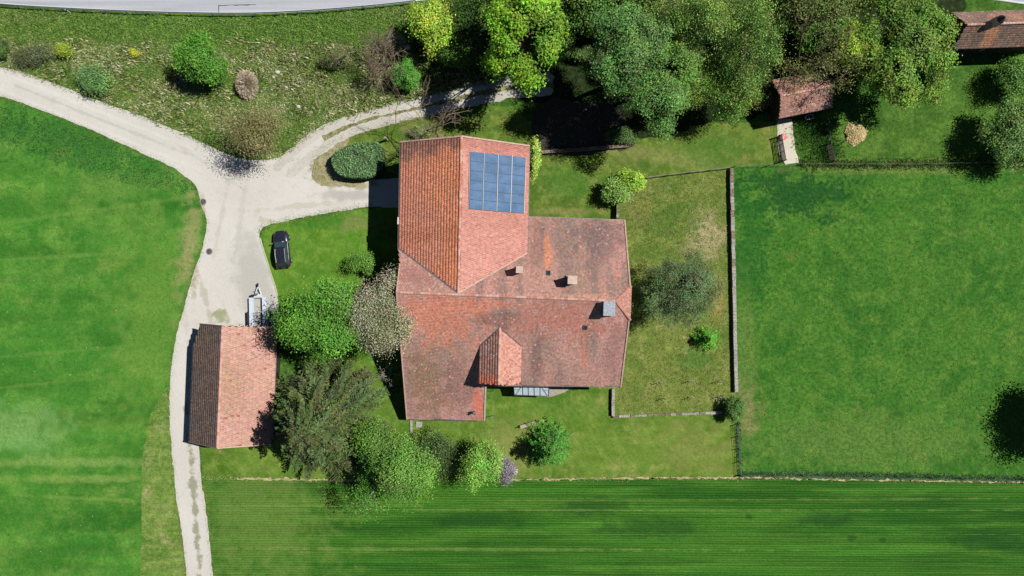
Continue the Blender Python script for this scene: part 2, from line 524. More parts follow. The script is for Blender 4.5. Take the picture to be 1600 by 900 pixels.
# lane, forecourt, parking
def gravel_mat(name, a, b, c_, streaks=None, patches=(), speck=.06):
    t = NT(name)
    n0 = t.noise(.12, 6, .6)
    n1 = t.noise(.8, 6, .7)
    n2 = t.noise(7.0, 4, .75)
    c = t.mix(t.ramp(n0, .35, .65), a, b)
    c = t.mix(t.ramp(n1, .52, .78, 0, .7), c, c_)
    for p in patches:
        m = t.blob(*p[:5], **(p[7] if len(p) > 7 else {}))
        c = t.mix(t.math('MULTIPLY', m, p[6]), c, p[5])
    c = t.scale_col(c, t.ramp(n2, .3, .7, 1 - speck, 1 + speck))
    return t.finish(c, .95, n2, .03, spec=.15)
dusty = alb(172, 160, 132)
m_lane = gravel_mat('lane_gravel', alb(220, 216, 207), alb(228, 224, 216), alb(206, 201, 189),
    patches=[(140, 180, 190, 2.5, .38, alb(196, 192, 182), .55, dict(wob=.7)), (120, 160, 180, 3, .38, alb(236, 233, 226), .5), (150, 200, 170, 3, .38, alb(236, 233, 226), .5), (345, 345, 4, 60, .2, alb(202, 196, 184), .5, dict(wob=.8)), (375, 350, 4, 70, .15, alb(204, 200, 190), .5, dict(wob=.8)), (330, 262, 60, 3, .6, alb(204, 200, 190), .5, dict(wob=.8)), (470, 322, 70, 4, -.1, alb(198, 190, 170), .5, dict(wob=.9)), (305, 800, 4.5, 130, -.085, alb(142, 144, 108), .75, dict(wob=1.2)), (293, 640, 3, 80, .0, alb(186, 182, 164), .5, dict(wob=1.0)), (322, 470, 5, 44, -.28, alb(190, 180, 158), .6, dict(wob=1.0)), (296, 560, 4, 60, -.1, alb(206, 200, 186), .6, dict(wob=1.0)),
             (398, 445, 30, 84, -.22, alb(198, 196, 187), .9, dict(soft=.45, wob=.25)), (345, 495, 9, 16, -.3, alb(140, 150, 86), .7, dict(wob=.9)), (307, 400, 6, 50, .1, alb(178, 160, 132), .7, dict(wob=.8)), (316, 330, 5, 30, 0, alb(196, 172, 150), .6),
             (500, 258, 13, 26, .15, alb(166, 156, 116), .9, dict(wob=.6)), (545, 287, 45, 7, .05, alb(168, 158, 118), .8, dict(wob=.6)), (540, 305, 55, 8, 0, alb(176, 174, 170), .6),
             (430, 347, 26, 5, .2, alb(190, 182, 150), .5, dict(wob=.9)), (450, 240, 12, 12, 0, alb(170, 162, 130), .5)])
lane_up = [(-300, 48), (-100, 82), (0, 104), (50, 118), (100, 136), (150, 156), (200, 173), (250, 192), (300, 215), (335, 232), (390, 250), (440, 246), (460, 232), (480, 215), (500, 202)]
lane_dn = [(508, 232), (494, 250), (488, 268), (492, 282), (530, 290), (580, 281), (660, 281), (660, 322), (577, 324), (520, 332), (470, 341), (420, 352), (406, 364), (409, 382), (417, 405), (428, 445), (434, 470), (434, 520), (420, 600), (330, 660),
           (313, 690), (315, 745), (320, 780), (326, 830), (331, 880), (338, 960), (350, 1300), (310, 1300), (296, 960), (290, 880), (282, 820), (275, 770), (270, 720), (267, 680), (265, 640)]
_, LANE = sheet('lane', lane_up + lane_dn + field_edge[::-1], m_lane, jit=.05, step=.4)
m_earth = ground_mat('dusty_earth', alb(164, 156, 118), alb(178, 170, 136), alb(150, 150, 100), dry=alb(196, 190, 166), speck=.2, fine=.3, macro=.4, bump=.06)
sheet('bare_earth', [(488, 270), (493, 252), (508, 234), (528, 220), (548, 214), (540, 240), (560, 276), (580, 281), (545, 291), (500, 288)], m_earth, jit=.14, step=.4)

# two-wheel track curving past the barn
m_track = gravel_mat('track_gravel', alb(204, 198, 186), alb(220, 215, 205), alb(186, 178, 160), speck=.12)
tr_a = [(432, 262), (470, 228), (500, 207), (545, 188), (600, 172), (650, 160), (700, 149), (745, 136), (800, 127), (860, 122)]
tr_b = [(452, 274), (486, 245), (520, 222), (560, 203), (605, 189), (650, 178), (700, 167), (745, 158), (800, 147), (860, 142)]
m_trk_mid = ground_mat('track_middle_grass', alb(124, 132, 82), alb(148, 146, 104), alb(172, 166, 130), speck=.35, fine=.35, macro=.4, bump=.1)
def ribbon(pa, wpx):
    pa = [np.array(p, float) for p in pa]
    L, R = [], []
    for i, p in enumerate(pa):
        d = pa[min(i + 1, len(pa) - 1)] - pa[max(i - 1, 0)]
        d /= np.linalg.norm(d)
        nrm = np.array([-d[1], d[0]])
        L.append(tuple(p + nrm * wpx / 2)); R.append(tuple(p - nrm * wpx / 2))
    return L + R[::-1]
mid = [((a[0] + b[0]) / 2, (a[1] + b[1]) / 2) for a, b in zip(tr_a, tr_b)]
sheet('track_verge', ribbon(mid[2:], 30), m_trk_mid, jit=.15)
sheet('track', ribbon(tr_a, 13.4), m_track, jit=.09, step=.4, seed=3)
sheet('track', ribbon(tr_b, 13.2), m_track, jit=.09, step=.4, seed=4)

# tarmac road along the top
def road_mat():
    t = NT('road_tarmac')
    n0 = t.noise(1.0, 5, .6, vec=t.mapped(.02, (.03, .8, 1)))
    n1 = t.noise(.5, 5, .7)
    n2 = t.noise(9, 3, .7)
    c = t.mix(t.ramp(n0, .32, .68), alb(176, 182, 190), alb(208, 210, 216))
    c = t.mix(t.ramp(n1, .55, .8, 0, .4), c, alb(160, 164, 170))
    c = t.scale_col(c, t.ramp(n2, .3, .7, .94, 1.06))
    return t.finish(c, .85, n2, .01, spec=.25)
road_lo = [(-300, -22), (-60, -2), (0, 7.5), (100, 14), (200, 18.5), (300, 21.5), (400, 22), (500, 17), (600, 8.5), (650, 2.5), (800, -14), (1000, -26), (1200, -30), (1400, -18), (1540, -1), (1600, 7), (1900, 50)]
road_hi = [(1900, -60), (1600, -95), (1400, -118), (1200, -128), (1000, -124), (800, -112), (600, -92), (400, -78), (200, -82), (0, -92), (-300, -120)]
sheet('road', road_lo + road_hi, road_mat(), jit=0, step=2)
m_white = plain('white_road_paint', alb(236, 238, 240), .8, .08, 3)
def offs(line, d):
    out = []
    for i, p in enumerate(line):
        a = np.array(line[max(i - 1, 0)], float); b = np.array(line[min(i + 1, len(line) - 1)], float)
        t_ = (b - a) / np.linalg.norm(b - a)
        out.append((p[0] + t_[1] * d, p[1] - t_[0] * d))
    return out
sheet('road_edge_line', offs(road_lo, 1.2) + offs(road_lo, 3.0)[::-1], m_white, jit=0, step=2)
m_tar = plain('tar_seam', alb(92, 94, 98), .6, .2)
sheet('road_seam', [(341.5, 8.5), (400, 7), (400, 8.2), (343, 9.6), (342.6, 20), (341.4, 20)], m_tar, curved=False, jit=.03)

# concrete path to the gates; gravel apron by the canopy
m_path = gravel_mat('path_concrete', alb(222, 214, 194), alb(232, 226, 208), alb(200, 190, 168), speck=.08)
sheet('path', [(1214, 186), (1237, 186), (1240, 215), (1243, 238), (1249, 254), (1226, 257), (1217, 240), (1214, 215)], m_path, curved=False, jit=.04)
sheet('apron', [(852, 596), (905, 596), (890, 608), (875, 615), (862, 619), (850, 619)], gravel_mat('apron_gravel', alb(186, 176, 160), alb(176, 170, 156), alb(150, 140, 120), speck=.2), jit=.03)
# dirt and sand along the garden's edges
m_dry = ground_mat('dry_edge', alb(170, 160, 112), alb(196, 184, 138), alb(206, 196, 156), speck=.35, fine=.35, macro=.5, bump=.1)
sheet('field_margin', [(780, 749), (900, 746.5), (1060, 745), (1160, 745), (1300, 748), (1600, 753), (1600, 754.4), (1300, 749.6), (1160, 747.2), (1060, 747.2), (900, 748.8), (780, 751)], m_dry, jit=.08, step=.35, curved=False)
sheet('field_margin', [(370, 747), (400, 746), (450, 747), (560, 748), (560, 751), (450, 750), (400, 749.5), (370, 749)], m_dry, jit=.10, step=.35, curved=False)

# ------------------------------------------------------------------ loose ground cover
def in_poly(P, A):
    x, y = P[:, 0], P[:, 1]
    inside = np.zeros(len(P), bool)
    n = len(A)
    j = n - 1
    for i in range(n):
        xi, yi = A[i]; xj, yj = A[j]
        if yi != yj:
            c = ((yi > y) != (yj > y)) & (x < (xj - xi) * (y - yi) / (yj - yi) + xi)
            inside ^= c
        j = i
    return inside

m_blade = tinted('grass_blades', .9, .1, .15, 5, transl=.25)
def tufts(name, P, cols, hmin, hmax, seed=0, blades=4, wid=.05, spread=.12):
    """grass tufts: P (n,2) spots, cols (n,3)"""
    rng = np.random.default_rng(seed)
    n = len(P)
    N = n * blades
    base = np.repeat(P, blades, 0) + rng.normal(0, spread, (N, 2))
    h = rng.uniform(hmin, hmax, N)
    a = rng.uniform(0, 2 * np.pi, N)
    lean = rng.uniform(.3, 1.0, N) * h
    w = wid * rng.uniform(.6, 1.4, N)
    V = np.zeros((N, 3, 3))
    dx, dy = np.cos(a), np.sin(a)
    V[:, 0, 0] = base[:, 0] - dy * w; V[:, 0, 1] = base[:, 1] + dx * w
    V[:, 1, 0] = base[:, 0] + dy * w; V[:, 1, 1] = base[:, 1] - dx * w
    V[:, 2, 0] = base[:, 0] + dx * lean; V[:, 2, 1] = base[:, 1] + dy * lean
    V[:, 0, 2] = V[:, 1, 2] = .02
    V[:, 2, 2] = h
    c = np.repeat(cols, blades, 0) * rng.uniform(.7, 1.3, (N, 1)) * 1.45
    C = np.repeat(c, 3, 0)
    F = np.arange(N * 3).reshape(N, 3)
    o = link(name, fast_mesh(name, V.reshape(-1, 3), F, m_blade, C), kind='stuff')
    return o

def scatter(A, n, seed):
    rng = np.random.default_rng(seed)
    lo, hi = A.min(0), A.max(0)
    lo = np.maximum(lo, (-68, -40)); hi = np.minimum(hi, (68, 40))
    P = rng.uniform(lo, hi, (n, 2))
    return P[in_poly(P, A)]

def pick(rng, n, cols, wts):
    i = rng.choice(len(cols), n, p=np.array(wts) / sum(wts))
    return np.array(cols)[i]

rng0 = np.random.default_rng(5)
P = scatter(BANK, 46000, 11)
# clumpy distribution: straw in patches
ph = np.sin(P[:, 0] * .55 + 2 * np.sin(P[:, 1] * .4)) + np.sin(P[:, 1] * .9 + 1.7 * np.sin(P[:, 0] * .33))
top = (P[:, 1] > W(0, 70).y)
straw = (ph > -.3) & ~top & (rng0.random(len(P)) < .5)
c = pick(rng0, len(P), [alb(92, 128, 52), alb(110, 142, 62), alb(78, 108, 50), alb(134, 152, 80)], [3, 3, 2, 2])
c[straw] = pick(rng0, straw.sum(), [alb(178, 178, 138), alb(156, 160, 112), alb(206, 204, 176), alb(136, 146, 92)], [3, 3, 1.2, 4])
tufts('rough_grass', P, c * 1.22, .05, .26, 12, 4, .07, .16)

rg = np.random.default_rng(61)
Q = scatter(BANK, 9000, 62)
qn = vn2 = np.sin(Q[:, 0] * .8 + 1.6 * np.sin(Q[:, 1] * .7)) * np.sin(Q[:, 1] * 1.1 + 1.3 * np.sin(Q[:, 0] * .5))
Q = Q[(qn > .15) & (Q[:, 1] < W(0, 62).y) & (Q[:, 1] > W(0, 205).y)]
tufts('scrub', Q, pick(rg, len(Q), [alb(132, 146, 80), alb(168, 166, 116), alb(206, 202, 168), alb(98, 124, 60)], [4, 4, 1.6, 2]), .2, .6, 63, 6, .09, .3)

# ragged fringes along lane edges
def fringe(name, pix, n, width, cols, wts, seed, h=(.03, .11)):
    rng = np.random.default_rng(seed)
    A = smooth_line([W(*p) for p in pix], False, .2)
    n = int(n * .6)
    i = rng.integers(0, len(A), n)
    P = A[i] + rng.normal(0, width, (n, 2))
    return tufts(name, P, pick(rng, n, cols, wts), h[0], h[1], seed, 4, .045, .1)
gcols = [alb(84, 130, 44), alb(112, 146, 60), alb(160, 160, 104), alb(66, 108, 38)]
fringe('grass_fringe', field_edge[2:], 3800, .22, gcols, [3, 3, 2, 2], 21)
fringe('grass_fringe', [(266, 600), (265, 640), (267, 680), (270, 720), (275, 770), (282, 820), (290, 880), (296, 960)], 2200, .2, gcols, [2, 3, 4, 2], 22)
fringe('grass_fringe', [(314, 698), (315, 745), (320, 780), (326, 830), (331, 880), (338, 960)], 1700, .2, gcols, [3, 3, 2, 3], 23)
fringe('grass_fringe', lane_up[2:10], 1800, .25, gcols, [3, 3, 3, 2], 24, (.05, .16))
fringe('grass_fringe', [(405, 362), (420, 352), (470, 341), (520, 332), (580, 324)], 1300, .25, gcols, [3, 2, 3, 2], 25, (.05, .14))
fringe('grass_fringe', tr_b, 1800, .9, gcols, [2, 2, 3, 2], 26, (.04, .12))
fringe('grass_fringe', [(488, 268), (492, 250), (508, 230), (550, 212), (600, 198), (700, 178)], 1200, .35, gcols, [2, 2, 4, 1], 27, (.05, .16))
fringe('grass_fringe', [(318, 747), (450, 748), (800, 750), (1160, 747), (1600, 753)], 1900, .10, [alb(170, 164, 112), alb(120, 140, 64), alb(190, 184, 136)], [3, 3, 2], 28, (.05, .16))
fringe('weeds', [(1158, 741), (1300, 742), (1450, 745), (1620, 748)], 2600, .2, [alb(62, 104, 54), alb(86, 128, 70), alb(116, 148, 98), alb(76, 112, 80)], [3, 3, 1, 2], 29, (.06, .2))
fringe('weeds', [(1152, 655), (1153, 700), (1156, 742)], 500, .16, [alb(50, 88, 44), alb(90, 122, 70), alb(110, 140, 92)], [3, 3, 1], 30, (.08, .25))
fringe('weeds', [(1250, 256), (1300, 257), (1400, 257), (1600, 255)], 2600, .3, gcols, [3, 3, 3, 3], 31, (.12, .4))
fringe('weeds', [(1250, 215), (1262, 205), (1285, 215), (1300, 235), (1270, 240)], 1800, .8, [alb(72, 118, 48), alb(92, 136, 58), alb(58, 100, 44)], [3, 3, 1], 32, (.1, .4))

# longer grass in the dark band of the west meadow and over the paddock
def field_tufts(name, pix, n, cols, wts, seed, h):
    A = np.array([W(*p)[:2] for p in pix])
    P = scatter(A, n, seed)
    rng = np.random.default_rng(seed)
    return tufts(name, P, pick(rng, len(P), cols, wts), h[0], h[1], seed, 4, .06, .18)
field_tufts('long_grass', [(0, 165), (120, 200), (230, 250), (300, 290), (300, 305), (200, 285), (100, 255), (0, 215)], 4500, [alb(62, 122, 52), alb(78, 138, 56), alb(54, 104, 58)], [3, 2, 2], 41, (.06, .2))
field_tufts('paddock_grass', [(1150, 268), (1600, 262), (1600, 738), (1158, 734)], 4500, [alb(60, 116, 40), alb(64, 116, 40), alb(84, 128, 50), alb(100, 126, 58)], [4, 3, 2, .5], 42, (.03, .11))
field_tufts('meadow_grass', [(-20, 160), (260, 265), (300, 330), (290, 420), (262, 540), (222, 700), (222, 910), (-20, 910)], 4000, [alb(62, 126, 42), alb(66, 126, 42), alb(90, 140, 56)], [3, 3, 2], 43, (.05, .14))
field_tufts('garden_grass', [(970, 285), (1138, 268), (1150, 640), (960, 645)], 7000, [alb(100, 122, 52), alb(134, 142, 74), alb(164, 158, 102)], [3, 3, 2], 44, (.04, .14))

# ================================================================== farmhouse
m_tiles = tinted('clay_roof_tiles', .85, .2, .18, 3.0)
m_under = plain('roof_boarding', alb(70, 40, 32), .9, .2)
m_wall = plain('lime_plaster', alb(214, 206, 190), .9, .12, 1.5)
m_timber = plain('weathered_timber', alb(96, 78, 62), .8, .3, 5)
m_darkwood_and_shade = plain('dark_timber_and_eave_shade', alb(66, 54, 46), .8, .3, 5)  # dark wood; on the cottage it stands in for eave shade
m_glass = plain('window_glass', (.02, .025, .03), .05, .1, 2, spec=.5, bump=0.0)
m_zinc = plain('zinc_gutter', alb(150, 154, 158), .45, .2, 4, metal=.5)
m_frame = plain('white_paint', alb(230, 228, 222), .5, .06)
m_stone = plain('grey_stone', alb(168, 164, 154), .9, .35, 6, bump=.02)
m_concrete = plain('grey_concrete', alb(176, 172, 164), .9, .2, 5, bump=.01)
m_steel = plain('galvanised_steel', alb(170, 176, 180), .4, .15, 6, metal=.6)
m_black = plain('black_rubber', (.015, .015, .016), .8, .2, 6)

def xy(v):
    return np.array([v[0], v[1]], float)

def fix(px, py, f):
    """ground-plan point of the roof spot that is seen at a photo pixel"""
    z = 5.0
    for _ in range(12):
        p = W(px, py, z)
        z = f(p.x, p.y)
    return np.array([p.x, p.y])

ZR = 10.4
Apt, Bpt = xy(W(630, 457, ZR)), xy(W(962, 470, ZR))
U = (Bpt - Apt) / np.linalg.norm(Bpt - Apt)
Vn = np.array([-U[1], U[0]])
MN, MS, MK, DK = .62, .56, .56, 10.5
def f_main(x, y):
    v = (np.array([x, y]) - Apt) @ Vn
    if v >= 0:
        return ZR - MN * v
    d = -v
    return ZR - MS * min(d, DK) - MK * max(0, d - DK)

ZB = 10.3
Rb0, Rb1 = xy(W(721, 213, ZB)), xy(W(716, 457, ZB))
Bd = (Rb1 - Rb0) / np.linalg.norm(Rb1 - Rb0)      # along the barn ridge, towards the main roof
Bl = np.array([Bd[1], -Bd[0]])                    # towards the west
EB = 7.3
wl = (xy(W(623.5, 315, EB)) - Rb0) @ Bl
wr = -((xy(W(826, 300, EB)) - Rb0) @ Bl)
ML_, MR_ = (ZB - EB) / wl, (ZB - EB) / wr
def f_barn(x, y):
    w = (np.array([x, y]) - Rb0) @ Bl
    return ZB - (ML_ * w if w >= 0 else -MR_ * w)

def meet(p, d, f, z0):
    """first point along p + t d where roof f, still below its ridge, reaches height z0"""
    lo, hi = 0.0, ((Apt - p) @ Vn) / (d @ Vn)
    for _ in range(60):
        m = (lo + hi) / 2
        q = p + d * m
        if f(q[0], q[1]) < z0:
            lo = m
        else:
            hi = m
    return p + d * lo
pN = Rb0                                             # ridge, north end
apex = meet(pN, Bd, f_main, ZB)
tl, tr_ = fix(626, 222, f_barn), fix(827, 228, f_barn)
eL0 = Rb0 + Bl * wl; eR0 = Rb0 - Bl * wr
tl = eL0 + Bd * ((tl - eL0) @ Bd); tr_ = eR0 + Bd * ((tr_ - eR0) @ Bd)
cL = meet(tl, Bd, f_main, EB)
cR = meet(tr_, Bd, f_main, EB)

# main roof outline
NW = fix(625, 412, f_main)
SWl = fix(636, 655, f_main); SWr = fix(757, 657, f_main)
SE = fix(970, 604, f_main); NE = fix(976, 344, f_main)
SWk = fix(759, 602.5, f_main)
hipA = Bpt.copy()
hN, hS = fix(980.5, 447, f_main), fix(977.5, 500, f_main)
# east edge straight between NE and SE, hip edge laid on it
def on_line(a, b, p):
    t = ((p - a) @ (b - a)) / ((b - a) @ (b - a))
    return a + (b - a) * t
hN, hS = on_line(NE, SE, hN), on_line(NE, SE, hS)
wR = on_line(NW, SWl, Apt)                            # west rake at the ridge
t_ = ((NW - wR) @ Vn)
wR = wR - Vn * ((wR - Apt) @ Vn)
zh = (f_main(*hN) + f_main(*hS)) / 2
EAST = np.array([U[0], U[1]])
ehN = hN + EAST * .15; ehS = hS + EAST * .15
def f_hip(x, y):
    a = (np.array([x, y]) - hipA) @ U
    b = (((ehN + ehS) / 2) - hipA) @ U
    return ZR - (ZR - zh) * a / b
nwE = cR + Bd * -((cR - fix(825.5, 338.5, f_main)) @ Bd) * 1.0
NWe = fix(826, 338.5, f_main)

house = thing('farmhouse', 'large farmhouse with joined tiled roofs, blue solar panels and chimneys', 'house', (float(Apt[0] + 12 * U[0]), float(Apt[1] + 12 * U[1]), 0))
HO = house.location.copy()

# ---- walls
def walls(name, poly, f, mat, parent, inset_ok=True, step=.6):
    mb = MB()
    n = len(poly)
    for i in range(n):
        a, b = np.array(poly[i]), np.array(poly[(i + 1) % n])
        m = max(1, int(np.linalg.norm(b - a) / step))
        for j in range(m):
            p, q = a + (b - a) * j / m, a + (b - a) * (j + 1) / m
            mb.add([(p[0], p[1], 0), (q[0], q[1], 0), (q[0], q[1], f(*q) - .22), (p[0], p[1], f(*p) - .22)], [(0, 1, 2, 3)])
    return mb.build(name, mat, parent, world=True)

def inset(poly, d):
    c = np.mean(poly, 0)
    out = []
    n = len(poly)
    area = sum(poly[i][0] * poly[(i + 1) % n][1] - poly[(i + 1) % n][0] * poly[i][1] for i in range(n))
    sg = 1 if area > 0 else -1
    for i in range(n):
        a, b, c_ = (np.array(poly[(i + k) % n]) for k in (-1, 0, 1))
        d1 = (b - a) / np.linalg.norm(b - a); d2 = (c_ - b) / np.linalg.norm(c_ - b)
        n1 = np.array([-d1[1], d1[0]]) * sg; n2 = np.array([-d2[1], d2[0]]) * sg
        bis = n1 + n2
        bis /= max(1e-6, bis @ n1)
        out.append(b + bis * d)
    return out

main_out = [NW, SWl, SWr, SWk, SE, hS, hN, NE, NWe, np.array(NWe) * .02 + cR * .98, cL]
main_plan = [NW, SWl, SWr, SWk, SE, NE, NWe, cR]
walls('wall', inset(main_plan, .45), lambda x, y: min(f_main(x, y), f_hip(x, y) if (np.array([x, y]) - hipA) @ U > 0 else 99), m_wall, house)
barn_plan = [tl, cL + Bd * 2.0, cR + Bd * .2, tr_]
walls('barn_wall', inset(barn_plan, .45), lambda x, y: f_barn(x, y), m_darkwood_and_shade, house)

# ---- roof slabs and tiles
def slab(name, polys, mat, parent, th=.16, lift=-.02):
    mb = MB()
    for poly, f in polys:
        mb.prism([tuple(p) for p in poly], (lambda x, y, f=f: f(x, y) + lift - th), (lambda x, y, f=f: f(x, y) + lift))
    return mb.build(name, mat, parent, world=True)

def tile_field(poly, f, down, course, width, thick, colfn, seed, off, gap=.93, stagger=True):
    """one thin clay piece per tile, laid in courses; returns V,F,C"""
    rng = np.random.default_rng(seed)
    A = np.array(poly)
    down = np.array(down) / np.linalg.norm(down)
    ac = np.array([-down[1], down[0]])
    d = A @ down; a = A @ ac
    nd = int((d.max() - d.min()) / course) + 1
    na = int((a.max() - a.min()) / width) + 2
    I, J = np.meshgrid(np.arange(nd), np.arange(na), indexing='ij')
    I = I.ravel(); J = J.ravel()
    dl = d.max() - I * course                           # lower edge of the course
    aj = a.min() + (J + (.5 if stagger else 0) * (I % 2)) * width + rng.normal(0, width * .03, len(I))
    cen = np.outer(dl - course * .5, down) + np.outer(aj, ac)
    k = in_poly(cen, A)
    dl, aj, cen = dl[k] + rng.normal(0, course * .03, k.sum()), aj[k], cen[k]
    N = len(dl)
    hw = width * gap / 2
    lift = rng.uniform(0, .012, N)
    V = np.zeros((N, 6, 3))
    fz = np.vectorize(lambda x, y: f(x, y))
    for q, (dd, aa, up) in enumerate(((-course * 1.05, -hw, .012), (-course * 1.05, hw, .012), (0, hw, thick), (0, -hw, thick), (0, hw, -.01), (0, -hw, -.01))):
        xyp = np.outer(dl + dd, down) + np.outer(aj + aa, ac)
        V[:, q, :2] = xyp
        V[:, q, 2] = fz(xyp[:, 0], xyp[:, 1]) + up + (lift if up > 0 else 0)
    b = np.arange(N)[:, None] * 6
    F = np.concatenate([b + np.array([[0, 3, 2, 1]]), b + np.array([[3, 5, 4, 2]])])
    # keep face orientation outward
    p = V.reshape(-1, 3)
    q = F[0]
    nrm = np.cross(p[q[1]] - p[q[0]], p[q[2]] - p[q[0]])
    if nrm[2] < 0:
        F = F[:, ::-1]
    C = np.repeat(colfn(cen, rng), 6, 0)
    return p - np.array(off), F, C

def tiles(name, fields, parent):
    Vs, Fs, Cs, b = [], [], [], 0
    for fl in fields:
        v, f, c = tile_field(*fl, off=HO if parent is not None else (0, 0, 0))
        Vs.append(v); Fs.append(f + b); Cs.append(c); b += len(v)
    o = link(name, fast_mesh(name, np.concatenate(Vs), np.concatenate(Fs), m_tiles, np.concatenate(Cs)), parent, kind='stuff')
    return o

def vnoise(P, scale, seed):
    """cheap smooth value noise on the plan"""
    rng = np.random.default_rng(seed)
    T = rng.random((64, 64))
    q = P * scale + 1000
    i = np.floor(q).astype(int); fr = q - i
    fr = fr * fr * (3 - 2 * fr)
    g = lambda a, b: T[a % 64, b % 64]
    return (g(i[:, 0], i[:, 1]) * (1 - fr[:, 0]) * (1 - fr[:, 1]) + g(i[:, 0] + 1, i[:, 1]) * fr[:, 0] * (1 - fr[:, 1])
            + g(i[:, 0], i[:, 1] + 1) * (1 - fr[:, 0]) * fr[:, 1] + g(i[:, 0] + 1, i[:, 1] + 1) * fr[:, 0] * fr[:, 1])

def mixc(a, b, t):
    t = np.clip(t, 0, 1)[:, None]
    return np.array(a) * (1 - t) + np.array(b) * t

def patch(P, px, py, rx, ry, z=7.0, seed=3, wob=.5):
    c = xy(W(px, py, z))
    k = S * (H - z) / H
    d = np.sqrt(((P[:, 0] - c[0]) / (rx * k)) ** 2 + ((P[:, 1] - c[1]) / (ry * k)) ** 2)
    d = d + (vnoise(P, 1.1, seed) - .5) * 2 * wob
    return np.clip((1.35 - d) / .7, 0, 1)

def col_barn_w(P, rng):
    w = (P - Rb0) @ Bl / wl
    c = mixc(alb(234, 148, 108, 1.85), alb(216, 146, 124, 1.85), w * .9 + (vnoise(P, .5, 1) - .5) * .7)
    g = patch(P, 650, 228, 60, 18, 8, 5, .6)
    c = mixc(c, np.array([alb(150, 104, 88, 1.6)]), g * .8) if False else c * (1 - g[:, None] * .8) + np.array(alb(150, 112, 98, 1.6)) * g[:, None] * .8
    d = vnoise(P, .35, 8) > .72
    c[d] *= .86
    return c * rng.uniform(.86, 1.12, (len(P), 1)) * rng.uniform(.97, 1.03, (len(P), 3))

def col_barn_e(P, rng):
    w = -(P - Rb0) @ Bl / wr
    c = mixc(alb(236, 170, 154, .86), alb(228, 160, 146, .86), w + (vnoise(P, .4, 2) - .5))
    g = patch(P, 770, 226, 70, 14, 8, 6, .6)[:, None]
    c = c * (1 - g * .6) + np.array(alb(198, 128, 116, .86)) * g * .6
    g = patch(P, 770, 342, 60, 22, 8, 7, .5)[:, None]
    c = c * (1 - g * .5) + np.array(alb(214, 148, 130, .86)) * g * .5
    return c * rng.uniform(.95, 1.05, (len(P), 1)) * rng.uniform(.98, 1.02, (len(P), 3))

def main_cols(P, rng, k):
    n1, n2, n3 = vnoise(P, .28, 11), vnoise(P, .9, 12), vnoise(P * np.array([2.2, .35]), .5, 13)
    c = mixc(alb(206, 156, 144, k), alb(194, 150, 136, k), n2)
    c = c * (1 - np.clip((n1 - .45) * 2.2, 0, .85)[:, None]) + np.array(alb(172, 142, 128, k)) * np.clip((n1 - .45) * 2.2, 0, .85)[:, None]
    s = np.clip((n3 - .55) * 2.5, 0, .7)[:, None]
    c = c * (1 - s) + np.array(alb(152, 130, 122, k)) * s
    return c

def blend(c, m, col):
    m = m[:, None]
    return c * (1 - m) + np.array(col) * m

def speckle(c, rng, lo=.85, hi=1.14, pale=.014, orange=.05, k=1.0):
    n = len(c)
    c = c * rng.uniform(lo, hi, (n, 1)) * rng.uniform(.94, 1.06, (n, 3))
    r = rng.random(n)
    a = r < pale
    c[a] = np.array(alb(214, 176, 160, k)) * rng.uniform(.8, 1.1, (a.sum(), 1))
    a = (r >= pale) & (r < pale + orange)
    c[a] = np.array(alb(206, 134, 108, k)) * rng.uniform(.8, 1.1, (a.sum(), 1))
    return c

def col_main_n(P, rng):
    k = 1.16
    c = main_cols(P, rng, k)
    c = blend(c, patch(P, 940, 370, 40, 28, 5, 21) * .6, alb(122, 106, 108, k))
    c = blend(c, patch(P, 925, 405, 14, 30, 6, 22) * .5, alb(124, 106, 104, k))
    c = blend(c, patch(P, 838, 380, 10, 40, 6, 23) * .4, alb(140, 108, 100, k))
    c = blend(c, patch(P, 655, 430, 30, 16, 9, 26, .3) * .5, alb(172, 120, 112, k))
    c = speckle(c, rng, k=k)
    st = patch(P, 855, 394, 5.5, 32, 6, 24, .25) * (rng.random(len(P)) < .8)
    c = blend(c, st * .9, alb(238, 152, 112, k))
    r = patch(P, 800, 464, 170, 4.5, 10, 25, .4) * (rng.random(len(P)) < .55)
    c = blend(c, r * .8, alb(230, 170, 140, k))
    return c

def col_main_s(P, rng):
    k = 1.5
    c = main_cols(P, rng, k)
    c = blend(c, patch(P, 690, 500, 58, 40, 8, 31, .6) * .65, alb(228, 142, 112, k))
    c = blend(c, patch(P, 720, 476, 90, 9, 9, 32, .6) * .7, alb(224, 144, 118, k))
    c = blend(c, patch(P, 780, 500, 26, 14, 8, 33, .6) * .7, alb(140, 112, 106, k))
    c = blend(c, patch(P, 880, 500, 80, 26, 8, 34, .7) * .55, alb(198, 124, 108, k))
    c = blend(c, patch(P, 665, 600, 30, 50, 4, 35, .7) * .7, alb(148, 120, 96, k))
    c = blend(c, patch(P, 640, 600, 6, 50, 3, 36, .5) * .6, alb(164, 132, 126, k))
    c = blend(c, patch(P, 720, 610, 20, 40, 3, 37, .7) * .6, alb(146, 112, 104, k))
    c = blend(c, patch(P, 838, 560, 10, 40, 6, 38, .5) * .6, alb(140, 108, 104, k))
    c = blend(c, patch(P, 955, 550, 14, 46, 6, 39, .5) * .5, alb(160, 118, 112, k))
    c = speckle(c, rng, k=k)
    st = patch(P, 748, 632, 9, 28, 3, 40, .25) * (rng.random(len(P)) < .85)
    c = blend(c, st * .85, alb(232, 128, 102, k))
    st = patch(P, 912, 552, 6, 34, 6, 41, .35) * (rng.random(len(P)) < .5)
    c = blend(c, st * .8, alb(222, 140, 112, k))
    return c

SV = -Vn
npoly = [wR, Apt * 0 + NW, cL, apex, cR, NWe, NE, hN, hipA]
